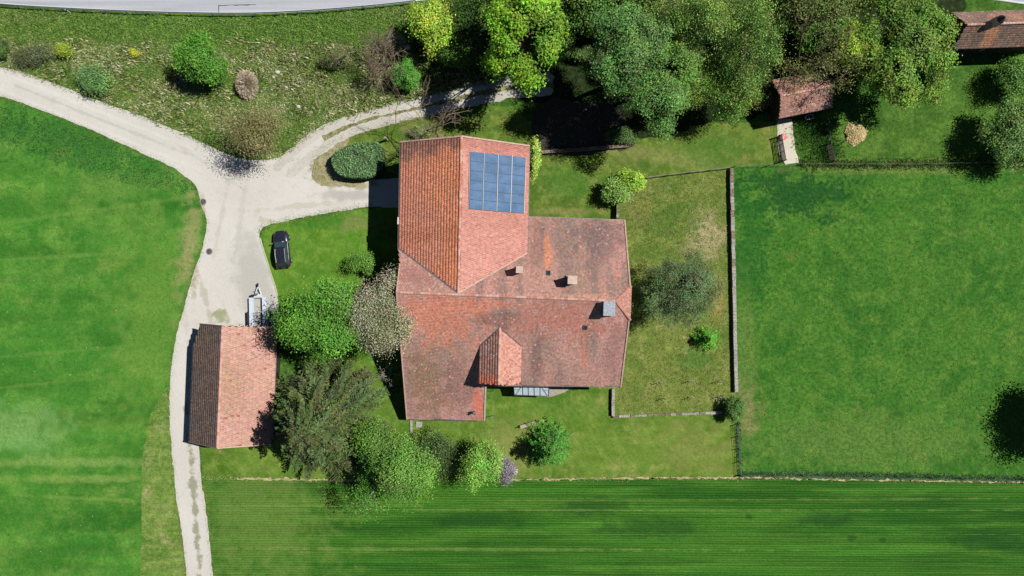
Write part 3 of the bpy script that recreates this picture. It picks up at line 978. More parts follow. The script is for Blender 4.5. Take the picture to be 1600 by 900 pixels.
# keep the barn's own footprint out of the main north slope
s_north1 = [wR, NW, cL, apex, on_line(Apt, Bpt, apex)]
s_north2 = [on_line(Apt, Bpt, apex), apex, cR, NWe, NE, hN, hipA]
s_south = [wR, hipA, hS, SE, SWk, SWr, SWl]
kL = on_line(wR, SWl, wR) ; 
def kink_split(a, b):
    """point on a-b that lies on the change of pitch"""
    va, vb = (a - Apt) @ Vn, (b - Apt) @ Vn
    t = (-DK - va) / (vb - va)
    return a + (b - a) * t
kw = kink_split(wR, SWl); ke = kink_split(SWk, SWr)
roof = slab('main_roof', [(s_north1, f_main), (s_north2, f_main), (s_south, f_main), ([hipA, ehN, ehS], f_hip)], m_under, house)
tiles('roof_tiles', [(s_north1, f_main, Vn, .17, .19, .035, col_main_n, 51), (s_north2, f_main, Vn, .17, .19, .035, col_main_n, 52),
                     (s_south, f_main, SV, .17, .19, .03, col_main_s, 53),
                     ([hipA, ehN, ehS], f_hip, U, .17, .19, .035, lambda P, r: speckle(np.tile(np.array(alb(218, 158, 142, .85)), (len(P), 1)), r, .8, 1.15), 55)], roof)
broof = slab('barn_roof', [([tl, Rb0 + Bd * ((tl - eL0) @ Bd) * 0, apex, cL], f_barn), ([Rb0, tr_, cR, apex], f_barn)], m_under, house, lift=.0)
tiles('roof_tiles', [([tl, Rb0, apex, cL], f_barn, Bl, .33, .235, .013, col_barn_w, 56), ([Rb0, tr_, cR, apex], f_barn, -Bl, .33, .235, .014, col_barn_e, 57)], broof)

# ---- gabled porch dormer on the south slope
dA = fix(781, 512, f_main); zd = f_main(*dA)
dF = xy(W(779, 601.5, zd))
dl0 = fix(749, 541, f_main); dr0 = fix(815, 541, f_main)
Dd = (dF - dA) / np.linalg.norm(dF - dA)
Dl = np.array([Dd[1], -Dd[0]])
wdl, wdr = (dl0 - dA) @ Dl, -((dr0 - dA) @ Dl)
zel, zer = f_main(*dl0), f_main(*dr0)
def f_dorm(x, y):
    w = (np.array([x, y]) - dA) @ Dl
    return zd - (w * (zd - zel) / wdl if w >= 0 else -w * (zd - zer) / wdr)
dlF = dF + Dl * wdl; drF = dF - Dl * wdr
droof = slab('dormer_roof', [([dA, dl0, dlF, dF], f_dorm), ([dA, dF, drF, dr0], f_dorm)], m_under, house)
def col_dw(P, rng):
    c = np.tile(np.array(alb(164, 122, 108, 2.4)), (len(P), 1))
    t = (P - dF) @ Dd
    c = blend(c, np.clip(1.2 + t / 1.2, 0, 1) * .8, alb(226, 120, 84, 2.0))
    c = c * rng.uniform(.75, 1.2, (len(P), 1))
    a = (((P - dA) @ Dd) < 3.2) & (rng.random(len(P)) < .2)
    c[a] = alb(220, 190, 180, 1.4)
    return c
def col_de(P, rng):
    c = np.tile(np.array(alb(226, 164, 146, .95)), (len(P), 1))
    return speckle(c, rng, .84, 1.14, .05, .08, .95)
tiles('roof_tiles', [([dA, dl0, dlF, dF], f_dorm, Dl, .3, .22, .045, col_dw, 58), ([dA, dF, drF, dr0], f_dorm, -Dl, .19, .2, .035, col_de, 59)], droof)
dpl = inset([dl0, dlF, drF, dr0], .3)
walls('dormer_wall', [dpl[0], dpl[1], dpl[2], dpl[3]], f_dorm, m_wall, house)

# ---- ridge and hip tiles, one piece each
def ridge_mesh(name, mat, L=.40, r=.14):
    vs, fs = [], []
    n = 5
    for x, rr in ((-L / 2, r * 1.08), (L / 2, r * .92)):
        for i in range(n + 1):
            t = math.pi * i / n
            vs.append((x, math.cos(t) * rr, math.sin(t) * rr * .8))
    fs = [(i, i + 1, n + 2 + i, n + 1 + i) for i in range(n)]
    fs += [tuple(range(n, -1, -1)), tuple(range(n + 1, 2 * n + 2))]
    me = bpy.data.meshes.new(name)
    me.from_pydata(vs, [], fs); me.update(); me.materials.append(mat)
    return me
def ridge_set(cols):
    return [ridge_mesh('ridge_tile', plain('ridge_clay', c_, .85, .2, 3)) for c_ in cols]
RM_pink = ridge_set([alb(232, 178, 160), alb(220, 156, 138), alb(240, 194, 178, .95), alb(206, 144, 126)])
RM_orange = ridge_set([alb(230, 124, 84), alb(214, 112, 72), alb(226, 140, 104)])
def ridge_row(a, b, za, zb, meshes, parent, rng, sp=.37):
    A = Vector((a[0], a[1], za)); B = Vector((b[0], b[1], zb))
    n = max(1, int((B - A).length / sp))
    d = (B - A).normalized()
    q = d.to_track_quat('X', 'Z')
    for i in range(n):
        p = A + (B - A) * ((i + .5) / n)
        o = link('ridge_tile', meshes[rng.integers(len(meshes))], parent, p - HO)
        o.rotation_mode = 'QUATERNION'
        o.rotation_quaternion = q
rr = np.random.default_rng(3)
ridge_row(wR, hipA, ZR - .02, ZR - .02, RM_pink, roof, rr)
ridge_row(hipA, ehN, ZR - .02, zh, RM_pink[1:2] + RM_pink[3:], roof, rr)
ridge_row(hipA, ehS, ZR - .02, zh, RM_pink[1:2] + RM_pink[3:], roof, rr)
ridge_row(Rb0, apex, ZB, ZB, RM_pink[:3] + RM_orange[2:], broof, rr)
ridge_row(dA, dF, zd, zd, RM_pink[:3], droof, rr)

# verge boards, gutters, valley flashing
def strip(name, pts, w, h, mat, parent, lift=0.0):
    mb = MB()
    for a, b in zip(pts[:-1], pts[1:]):
        a = Vector(a); b = Vector(b)
        d = (b - a); L = d.length
        q = d.to_track_quat('X', 'Z')
        R = q.to_matrix()
        c = (a + b) / 2 + Vector((0, 0, lift))
        vs = []
        for z in (-.5, .5):
            for x, y in ((-.5, -.5), (.5, -.5), (.5, .5), (-.5, .5)):
                vs.append(c + R @ Vector((x * L, y * w, z * h)))
        mb.add(vs, [(3, 2, 1, 0), (4, 5, 6, 7), (0, 1, 5, 4), (1, 2, 6, 5), (2, 3, 7, 6), (3, 0, 4, 7)])
    return mb.build(name, mat, parent, world=True)
def p3(p, f, dz=0.0):
    return (float(p[0]), float(p[1]), float(f(p[0], p[1]) + dz))
m_verge_b = plain('pale_verge_tile', alb(226, 190, 172, .9), .85, .2)
strip('valley_flashing', [p3(cL, f_main, .07), p3(apex, f_main, .07)], .16, .03, m_zinc, house)
strip('valley_flashing', [p3(cR, f_main, .07), p3(apex, f_main, .07)], .14, .03, m_verge_b, house)
strip('verge_board', [p3(NE, f_main, .05), p3(hN, f_main, .05)], .16, .14, m_verge_b, house)
strip('verge_board', [p3(hS, f_main, .05), p3(SE, f_main, .05)], .16, .14, m_verge_b, house)
strip('verge_board', [p3(wR, f_main, .05), p3(kw, f_main, .05), p3(SWl, f_main, .05)], .14, .14, m_verge_b, house)
strip('verge_board', [p3(wR, f_main, .05), p3(NW, f_main, .05)], .14, .14, m_verge_b, house)
strip('verge_board', [p3(SWk, f_main, .05), p3(SWr, f_main, .05)], .2, .14, plain('pale_grey_verge', alb(204, 198, 186), .8, .15), house)
strip('gutter', [p3(NWe, f_main, -.08), p3(NE, f_main, -.08)], .13, .11, m_zinc, house)
strip('gutter', [p3(SWk, f_main, -.08), p3(SE, f_main, -.08)], .13, .11, m_zinc, house)
strip('gutter', [p3(SWl, f_main, -.08), p3(SWr, f_main, -.08)], .13, .11, m_zinc, house)
strip('gutter', [p3(tl, f_barn, -.08), p3(cL, f_barn, -.08)], .13, .11, m_zinc, house)
strip('gutter', [p3(tr_, f_barn, -.08), p3(cR, f_barn, -.08)], .13, .11, m_zinc, house)
strip('verge_board', [p3(tl, f_barn, .05), p3(Rb0, f_barn, .05), p3(tr_, f_barn, .05)], .16, .14, m_verge_b, house)
strip('valley_flashing', [p3(dl0, f_main, .08), p3(dA, f_main, .08)], .14, .03, plain('lead_flashing', alb(110, 96, 92), .6, .2), house)
strip('valley_flashing', [p3(dr0, f_main, .08), p3(dA, f_main, .08)], .12, .03, plain('lead_flashing', alb(110, 96, 92), .6, .2), house)

# ---- solar panels: four columns of six
def solar_mat():
    t = NT('solar_cell_glass')
    br = t.n('ShaderNodeTexBrick')
    br.offset = 0
    br.inputs['Scale'].default_value = 1.0
    br.inputs['Color1'].default_value = (*alb(102, 134, 172, .95), 1)
    br.inputs['Color2'].default_value = (*alb(92, 124, 162, .95), 1)
    br.inputs['Mortar'].default_value = (*alb(116, 148, 184, .95), 1)
    br.inputs['Mortar Size'].default_value = .012
    br.inputs['Brick Width'].default_value = .16
    br.inputs['Row Height'].default_value = .16
    t.l(t.co.outputs['Object'], br.inputs['Vector'])
    n = t.noise(.8, 3, .6)
    c = t.scale_col(br.outputs['Color'], t.ramp(n, .3, .7, .85, 1.15))
    t.b.inputs['Coat Weight'].default_value = .25
    t.b.inputs['Coat Roughness'].default_value = .02
    return t.finish(c, .6, None, spec=.05)
m_solar = solar_mat()
m_pframe = plain('panel_frame', alb(70, 96, 130, .6), .5, .1)
m_flash = plain('pale_panel_rail', alb(214, 226, 236), .5, .08)
c00, c10, c11, c01 = (fix(x, y, lambda a, b: f_barn(a, b) + .14) for x, y in ((734.5, 236.5), (822, 246), (819, 333.5), (732.5, 326.5)))
def barn3(u, v, dz):
    p = (c00 * (1 - u) + c10 * u) * (1 - v) + (c01 * (1 - u) + c11 * u) * v
    return Vector((p[0], p[1], f_barn(*p) + dz))
for ci in range(4):
    for ri in range(6):
        u0, u1 = ci / 4 + .012, (ci + 1) / 4 - .012
        v0, v1 = ri / 6 + .004, (ri + 1) / 6 - .004
        q = [barn3(u0, v1, .15), barn3(u1, v1, .15), barn3(u1, v0, .15), barn3(u0, v0, .15)]
        cen = sum(q, Vector()) / 4
        mb = MB()
        lo = [p + Vector((0, 0, -.05)) for p in q]
        mb.add([p - cen for p in q] + [p - cen for p in lo], [(0, 1, 2, 3), (7, 6, 5, 4), (0, 4, 5, 1), (1, 5, 6, 2), (2, 6, 7, 3), (3, 7, 4, 0)])
        po = link('solar_panel', mb.mesh('solar_panel', m_solar), house, cen - HO)
        fb = MB()
        for a, b in zip(q, q[1:] + q[:1]):
            fb.tube(a - cen + Vector((0, 0, .004)), b - cen + Vector((0, 0, .004)), .014, n=4)
        link('frame', fb.mesh('frame', m_pframe), po)
for ci in range(0, 5):
    u = ci / 4
    strip('panel_rail', [tuple(barn3(u, .0, .165)), tuple(barn3(u, 1, .165))], [.04, .07, .08, .09, .05][ci], .04, m_flash, house)

# ---- chimneys, vents and rooflights
m_chim = plain('chimney_render', alb(222, 196, 180), .9, .15, 3)
def local_box(mb, c, s, z0, z1):
    R = math.atan2(U[1], U[0])
    mb.box((c[0], c[1], (z0 + z1) / 2), (s[0], s[1], z1 - z0), R)
def chimney(px, py, w, d, h, label, cap=None, body=m_chim, slopef=f_main):
    p = fix(px, py, lambda x, y: slopef(x, y) + h * .9)
    zb = slopef(*p)
    mb = MB(); local_box(mb, p, (w, d), zb - .6, zb + h)
    ch = mb.build('chimney', body, house, world=True)
    ch['label'] = label
    mb = MB()
    if cap == 'hood':
        r = math.atan2(U[1], U[0])
        for sx in (-1, 1):
            for sy in (-1, 1):
                mb.box((p[0] + sx * w * .4, p[1] + sy * d * .4, zb + h + .1), (.08, .08, .2), r)
        mb.box((p[0], p[1], zb + h + .24), (w * 1.2, d * 1.15, .07), r)
        mb.build('cap', body, ch, world=True)
        fb = MB(); local_box(fb, p, (w * 1.25, d * 1.25), zb - .3, zb + .12); fb.build('flashing', m_zinc, ch, world=True)
    elif cap == 'slab':
        r = math.atan2(U[1], U[0])
        for sx in (-1, 1):
            for sy in (-1, 1):
                mb.box((p[0] + sx * w * .36, p[1] + sy * d * .36, zb + h + .07), (.14, .14, .14), r)
        mb.build('cap_foot', m_stone, ch, world=True)
        mb = MB(); mb.box((p[0], p[1], zb + h + .18), (w * 1.1, d * 1.1, .1), r)
        mb.build('cap', m_capst, ch, world=True)
        fb = MB(); local_box(fb, p, (w * 1.15, d * 1.15), zb - .4, zb + .1); fb.build('flashing', m_zinc, ch, world=True)
    return ch
m_capst = plain('lichen_slab', alb(176, 184, 190), .9, .4, 7, bump=.01)
chimney(811.5, 421.5, .62, .66, 1.7, 'short pale chimney nearest the barn roof', 'hood')
chimney(894, 437.5, .85, .8, 1.9, 'pale chimney with hood on the north slope', 'hood')
chimney(951.5, 482, 1.15, 1.45, 1.15, 'broad chimney with grey stone slab on top', 'slab', plain('sooty_render', alb(186, 178, 168), .9, .2, 3))
def rooflight(px, py, w, d, f=f_main):
    p = fix(px, py, f); r = math.atan2(U[1], U[0])
    v = (p - Apt) @ Vn
    sl = math.atan(MN) * (-1 if v > 0 else 1)
    n_ = MB().box((p[0], p[1], f(*p) + .08), (w, d, .12), r, rx=sl)
    o = n_.build('skylight', plain('skylight_frame', alb(110, 112, 112), .5, .1), house, world=True)
    MB().box((p[0], p[1], f(*p) + .135), (w * .8, d * .8, .03), r, rx=sl).build('pane', m_glass, o, world=True)
rooflight(857, 426.5, .48, .62)
rooflight(914.5, 512, .48, .62)
# cluster of vent pipes at the foot of the long roof
p = fix(741, 645, lambda x, y: f_main(x, y) + .6)
zv = f_main(*p)
vp = MB()
vp.tube((p[0], p[1], zv - .2), (p[0], p[1], zv + .75), .16, n=10)
vpo = vp.build('vent_stack', plain('clay_vent', alb(150, 96, 84), .8, .2), house, world=True)
vc = MB()
for i in range(5):
    a = i * 1.257
    vc.tube((p[0] + .14 * math.cos(a), p[1] + .14 * math.sin(a), zv + .7), (p[0] + .26 * math.cos(a), p[1] + .26 * math.sin(a), zv + .95), .035, n=5)
vc.tube((p[0], p[1], zv + .8), (p[0], p[1], zv + .9), .22, .12, n=10)
vc.build('cowl', m_zinc, vpo, world=True)
# white lamp under the barn's west eave
p = fix(622.5, 345, f_barn)
MB().box((p[0] - .02, p[1], EB - .02), (.16, .8, .2), math.atan2(Bd[1], Bd[0]) - math.pi / 2).build('eave_lamp', m_frame, house, world=True)

# ---- glazed canopy over the terrace door
m_poly = plain('frosted_canopy_sheet', alb(196, 210, 216), .35, .1, 3)
m_cframe = plain('slate_grey_timber', alb(72, 86, 96), .6, .15)
cq = [xy(W(802.5, 601, 2.5)), xy(W(858, 602.5, 2.5)), xy(W(857.5, 619, 2.15)), xy(W(804, 617, 2.15))]
def can(u, v, dz=0.0):
    p = (cq[0] * (1 - u) + cq[1] * u) * (1 - v) + (cq[3] * (1 - u) + cq[2] * u) * v
    return Vector((p[0], p[1], 2.5 - .35 * v + dz))
can_fr = MB()
for v in (0, 1):
    can_fr.tube(can(0, v, .03), can(1, v, .03), .05, n=4)
for u in (0, .25, .41, .58, .75, 1):
    can_fr.tube(can(u, 0, .03), can(u, 1, .03), .045, n=4)
can_fr.tube(can(.25, 0, .035), can(.03, 1, .035), .035, n=4)
can_fr.tube(can(.75, 0, .035), can(.97, 1, .035), .035, n=4)
can_fr.tube(can(.02, .5, .035), can(.16, .45, .035), .03, n=4)
can_fr.tube(can(.84, .45, .035), can(.98, .5, .035), .03, n=4)
can_o = can_fr.build('canopy', m_cframe, house, world=True)
for u0, u1 in ((0, .25), (.25, .41), (.41, .58), (.58, .75), (.75, 1)):
    q = [can(u0 + .006, 1), can(u1 - .006, 1), can(u1 - .006, 0), can(u0 + .006, 0)]
    lo = [x + Vector((0, 0, -.02)) for x in q]
    MB().add(q + lo, [(0, 1, 2, 3), (7, 6, 5, 4), (0, 4, 5, 1), (1, 5, 6, 2), (2, 6, 7, 3), (3, 7, 4, 0)]).build('pane', m_poly, can_o, world=True)
for u in (.02, .98):
    b = can(u, .95); MB().tube((b.x, b.y, 0), (b.x, b.y, b.z - .03), .05, n=6).build('post', m_cframe, can_o, world=True)

# ---- windows and doors in the walls
def opening(a, b, t, z, w, h, name, out):
    p = a + (b - a) * t
    d = (b - a) / np.linalg.norm(b - a)
    r = math.atan2(d[1], d[0])
    c = p + out * .02
    fr = MB()
    for s_ in (-1, 1):
        fr.box((c[0] + d[0] * s_ * w / 2, c[1] + d[1] * s_ * w / 2, z), (.1, .12, h + .1), r)
    fr.box((c[0], c[1], z + h / 2), (w - .1, .12, .1), r)
    if name == 'window':
        fr.box((c[0], c[1], z - h / 2), (w - .1, .18, .1), r)
        fr.box((c[0], c[1], z), (.06, .09, h - .1), r)
    o = fr.build(name, m_frame if name == 'window' else m_darkwood_and_shade, house, world=True)
    MB().box((c[0], c[1], z), (w - .1, .05, h - .1), r).build('pane' if name == 'window' else 'leaf', m_glass if name == 'window' else m_timber, o, world=True)
mi = inset(main_plan, .45)
def side(i, j, ts, z, w, h, name='window'):
    a, b = np.array(mi[i]), np.array(mi[j])
    d = (b - a) / np.linalg.norm(b - a)
    out = np.array([d[1], -d[0]])
    for t in ts:
        opening(a, b, t, z, w, h, name, out)
side(4, 5, (.2, .4, .6, .8), 1.7, 1.0, 1.3)          # east gable, ground floor
side(4, 5, (.36, .5, .64), 4.6, .9, 1.2)
side(3, 4, (.2, .72, .88), 1.6, 1.0, 1.3)            # south wall
side(3, 4, (.42,), 1.1, 1.1, 2.1, 'door')
side(0, 1, (.3, .55), 1.5, .9, 1.1)                  # west wall
side(5, 6, (.25, .5, .75), 1.7, .9, 1.2)             # north wall
bi = inset(barn_plan, .45)
a, b = np.array(bi[0]), np.array(bi[1])
d = (b - a) / np.linalg.norm(b - a)
opening(a, b, .45, 1.9, 3.6, 3.7, 'door', -Bl * -1.0)

# ================================================================== shed with two-tone roof by the lane
shed_loc = W(375, 605)
shed = thing('shed', 'open timber shed by the lane with dark brown and pale pink roof slopes', 'shed', shed_loc)
ZS, ZE = 5.8, 3.3
r0, r1 = xy(W(347.5, 509.5, ZS)), xy(W(339.5, 700, ZS))
sd = (r1 - r0) / np.linalg.norm(r1 - r0); sl_ = np.array([sd[1], -sd[0]])
ws = (xy(W(298.5, 620, ZE)) - r0) @ sl_
ms = (ZS - ZE) / ws
def f_shed(x, y):
    return ZS - ms * abs((np.array([x, y]) - r0) @ sl_)
LEN = np.linalg.norm(r1 - r0)
w0 = r0 + sl_ * ws * .78; w1 = r0 + sl_ * ws + sd * 2.6; w2 = r1 + sl_ * ws
e0 = r0 - sl_ * ws * 1.2; e2 = r1 - sl_ * ws * 1.2
HO_save = HO
HO = shed.location.copy()
sroof = slab('roof', [([r0, w0, w1, w2, r1], f_shed), ([r0, r1, e2, e0], f_shed)], m_under, shed)
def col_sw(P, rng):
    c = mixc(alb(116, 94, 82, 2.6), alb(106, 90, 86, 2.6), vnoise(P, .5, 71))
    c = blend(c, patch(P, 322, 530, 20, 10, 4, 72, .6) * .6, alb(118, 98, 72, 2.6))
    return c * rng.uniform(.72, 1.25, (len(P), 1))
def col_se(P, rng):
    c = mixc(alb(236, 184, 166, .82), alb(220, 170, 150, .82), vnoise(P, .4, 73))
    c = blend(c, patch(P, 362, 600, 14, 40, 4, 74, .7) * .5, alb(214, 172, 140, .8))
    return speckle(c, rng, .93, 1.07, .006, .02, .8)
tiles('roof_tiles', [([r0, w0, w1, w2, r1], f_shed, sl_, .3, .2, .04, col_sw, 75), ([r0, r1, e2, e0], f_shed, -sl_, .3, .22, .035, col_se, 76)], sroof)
ridge_row(r0, r1, ZS, ZS, RM_pink[:3], sroof, rr)
strip('verge_board', [p3(r1, f_shed, .05), p3(e2, f_shed, .05)], .14, .16, m_verge_b, shed)
strip('verge_board', [p3(w2, f_shed, .05), p3(r1, f_shed, .05)], .14, .16, plain('grey_verge', alb(130, 116, 110), .8, .2), shed)
strip('verge_board', [p3(w0, f_shed, .05), p3(r0, f_shed, .05)], .14, .16, plain('dark_verge', alb(110, 92, 88), .8, .2), shed)
strip('gutter', [p3(w1, f_shed, -.08), p3(w2, f_shed, -.08)], .13, .11, m_zinc, shed)
strip('gutter', [p3(e0, f_shed, -.08), p3(e2, f_shed, -.08)], .13, .11, m_zinc, shed)
spl = inset([r0 + sl_ * ws * .78, w1, w2, e2, e0], .4)
# closed on three sides, open to the parking ground
wl_ = MB()
for i in range(0, 4):
    a, b = spl[i], spl[(i + 1)]
    m = max(1, int(np.linalg.norm(b - a) / .7))
    for j in range(m):
        p, q = a + (b - a) * j / m, a + (b - a) * (j + 1) / m
        zt = f_shed(*((p + q) / 2)) - .2
        wl_.add([(p[0], p[1], 0), (q[0], q[1], 0), (q[0], q[1], f_shed(*q) - .2), (p[0], p[1], f_shed(*p) - .2)], [(0, 1, 2, 3)])
wl_.build('wall', m_darkwood_and_shade, shed, world=True)
for t in (.25, .5, .75):
    p = spl[4] + (spl[0] - spl[4]) * t
    MB().box((p[0], p[1], (f_shed(*p) - .2) / 2), (.22, .22, f_shed(*p) - .2), 0).build('post', m_timber, shed, world=True)

# ================================================================== small tiled hut under the bare tree
hut = thing('hut', 'small tiled hut half hidden under the bare brown tree', 'hut', W(1252, 150))
HO = hut.location.copy()
zhr, zhe = 4.4, 3.0
h0, h1 = xy(W(1219, 150, zhr)), xy(W(1303, 133, zhr))
hd = (h1 - h0) / np.linalg.norm(h1 - h0); hn = np.array([hd[1], -hd[0]])
wh = (xy(W(1258, 177, zhe)) - h0) @ hn
def f_hut(x, y):
    return zhr - (zhr - zhe) * abs((np.array([x, y]) - h0) @ hn) / wh
hs0, hs1, hn0, hn1 = h0 + hn * wh, h1 + hn * wh, h0 - hn * wh, h1 - hn * wh
hroof = slab('roof', [([h0, hs0, hs1, h1], f_hut), ([h0, h1, hn1, hn0], f_hut)], m_under, hut)
def col_hut(P, rng):
    c = mixc(alb(186, 138, 124, 1.35), alb(160, 128, 118, 1.35), vnoise(P, .6, 81))
    return speckle(c, rng, .72, 1.25, .05, .08, 1.3)
tiles('roof_tiles', [([h0, hs0, hs1, h1], f_hut, hn, .18, .2, .035, col_hut, 82), ([h0, h1, hn1, hn0], f_hut, -hn, .18, .2, .035, col_hut, 83)], hroof)
ridge_row(h0, h1, zhr, zhr, RM_pink, hroof, rr)
hp = inset([hs0, hs1, hn1, hn0], .35)
walls('wall', hp, f_hut, m_darkwood_and_shade, hut)
strip('fascia', [p3(hs0, f_hut, -.1), p3(hs1, f_hut, -.1)], .06, .2, m_darkwood_and_shade, hut)
dmid = (np.array(hp[0]) + np.array(hp[1])) / 2
MB().box((dmid[0] + hn[0] * .03, dmid[1] + hn[1] * .03, 1.0), (1.0, .08, 2.0), math.atan2(hd[1], hd[0])).build('door', m_timber, hut, world=True)

# ================================================================== cottage at the far corner
cot = thing('cottage', 'grey-brown tiled cottage with a single chimney beside the road', 'house', W(1580, 60))
HO = cot.location.copy()
zcr, zce = 6.6, 4.0
c0_, c1_ = xy(W(1511, 38.5, zcr)), xy(W(1610, 35, zcr))
cd = (c1_ - c0_) / np.linalg.norm(c1_ - c0_); cn = np.array([cd[1], -cd[0]])
c1_ = c0_ + cd * 13.0
wsn = (xy(W(1550, 75, zce)) - c0_) @ cn; wnn = -((xy(W(1550, 17, zce)) - c0_) @ cn)
def f_cot(x, y):
    w = (np.array([x, y]) - c0_) @ cn
    return zcr - (zcr - zce) * (w / wsn if w > 0 else -w / wnn)
cs0, cs1, cn0, cn1 = c0_ + cn * wsn, c1_ + cn * wsn, c0_ - cn * wnn, c1_ - cn * wnn
croof = slab('roof', [([c0_, cs0, cs1, c1_], f_cot), ([c0_, c1_, cn1, cn0], f_cot)], m_under, cot)
def col_cot(P, rng):
    s_ = ((P - c0_) @ cn) > 0
    c = mixc(alb(150, 126, 114, 1.1), alb(172, 142, 126, 1.1), vnoise(P, .6, 91))
    c = blend(c, patch(P, 1545, 56, 9, 22, 5, 92, .4) * .8, alb(232, 164, 122, 1.15))
    c = blend(c, patch(P, 1585, 28, 26, 10, 5, 93, .5) * .7, alb(214, 158, 132, 1.1))
    c = blend(c, patch(P, 1524, 56, 14, 18, 5, 94, .5) * .6, alb(128, 110, 98, 1.2))
    c = speckle(c, rng, .75, 1.22, .03, .08, 1.1)
    c[s_] *= 1.25
    return c
tiles('roof_tiles', [([c0_, cs0, cs1, c1_], f_cot, cn, .18, .2, .035, col_cot, 95), ([c0_, c1_, cn1, cn0], f_cot, -cn, .18, .2, .035, col_cot, 96)], croof)
ridge_row(c0_, c1_, zcr, zcr, RM_pink, croof, rr)
walls('wall', inset([cs0, cs1, cn1, cn0], .7), f_cot, m_darkwood_and_shade, cot)  # walls coloured dark to carry the shade under the eaves
for t in (.2, .45):
    p = cs0 - cn * .68 + (cs1 - cs0) * t
    o = MB().box((p[0], p[1], 1.6), (1.1, .1, 1.3), math.atan2(cd[1], cd[0])).build('window', m_frame, cot, world=True)
    MB().box((p[0] + cn[0] * .05, p[1] + cn[1] * .05, 1.6), (.95, .06, 1.15), math.atan2(cd[1], cd[0])).build('pane', m_glass, o, world=True)
pc = xy(W(1560, 32, 7.2))
ck = MB().box((pc[0], pc[1], 6.6), (.75, .75, 2.0), 0).build('chimney', m_chim, cot, world=True)
MB().tube((pc[0], pc[1], 7.6), (pc[0], pc[1], 7.75), .46, .42, 12).tube((pc[0], pc[1], 7.75), (pc[0], pc[1], 8.3), .42, .06, 12).build('cap', plain('dark_cowl', alb(70, 68, 68), .7, .2), ck, world=True)
HO = HO_save

# ================================================================== trees, shrubs, hedges
m_leaf = tinted('leaves', .6, .25, .1, 3, transl=.22)
m_needle = tinted('needles', .7, .2, .1, 3, transl=.15)
m_bark = plain('bark', alb(112, 96, 80), .9, .35, 6, bump=.02)
m_palebark = plain('pale_bark', alb(196, 188, 176), .85, .3, 5, bump=.01)
m_twig = plain('dry_twigs', alb(150, 132, 112), .9, .25, 6)

def leaf_mesh(name, C, N, size, aspect, colours, mat, rng, along=None):
    """one folded leaf (two triangles as a rhombus) per point"""
    n = len(C)
    N = N / np.maximum(1e-6, np.linalg.norm(N, axis=1))[:, None]
    if along is None:
        r = rng.normal(0, 1, (n, 3))
        t = np.cross(N, r)
    else:
        t = along
        N = np.cross(np.cross(t, N), t)
    t = t / np.maximum(1e-6, np.linalg.norm(t, axis=1))[:, None]
    N = N / np.maximum(1e-6, np.linalg.norm(N, axis=1))[:, None]
    b = np.cross(N, t)
    L = (size * .5)[:, None]; Wd = (size * .5 * aspect)[:, None]
    V = np.stack([C + t * L, C + b * Wd + N * L * .18, C - t * L, C - b * Wd + N * L * .18], 1).reshape(-1, 3)
    F = np.arange(4 * n).reshape(n, 4)
    return fast_mesh(name, V, F, mat, np.repeat(colours, 4, 0))

LEAF_GAIN = 1.75      # single leaves are paler than a crown with its own shade in it
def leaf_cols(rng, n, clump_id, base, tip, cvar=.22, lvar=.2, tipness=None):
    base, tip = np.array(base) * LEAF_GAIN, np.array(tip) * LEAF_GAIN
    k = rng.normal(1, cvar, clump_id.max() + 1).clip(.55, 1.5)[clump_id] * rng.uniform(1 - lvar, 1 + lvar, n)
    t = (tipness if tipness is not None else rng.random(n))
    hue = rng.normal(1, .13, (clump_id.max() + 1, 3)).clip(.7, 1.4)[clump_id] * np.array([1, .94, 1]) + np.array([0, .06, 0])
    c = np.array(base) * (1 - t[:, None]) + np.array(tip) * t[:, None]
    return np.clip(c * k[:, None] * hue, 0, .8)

def limbs(mb, base, top, lobes, r0, rng, forks=2):
    """tapered trunk from base to top with limbs out to the lobes"""
    base = Vector(base); top = Vector(top)
    pts = [base + (top - base) * t + Vector((rng.normal(0, .12), rng.normal(0, .12), 0)) * (1 if 0 < t < 1 else 0) for t in (0, .3, .6, 1)]
    rad = [r0, r0 * .78, r0 * .55, r0 * .28]
    mb.path(pts, rad, 7)
    for lb in lobes:
        t = rng.uniform(.35, .9)
        s = pts[1] + (pts[3] - pts[1]) * t
        e = Vector(lb)
        m = s + (e - s) * .5 + Vector((rng.normal(0, .15), rng.normal(0, .15), (e - s).length * .1))
        r = r0 * .38 * (1 - .4 * t)
        mb.path([s, m, e], [r, r * .7, r * .3], 5)
        for _ in range(forks):
            q = m + (e - m) * rng.uniform(.1, .8)
            d = (e - s).normalized() + Vector(rng.normal(0, .6, 3))
            mb.tube(q, q + d * (e - s).length * rng.uniform(.25, .5), r * .4, r * .1, 4, False)

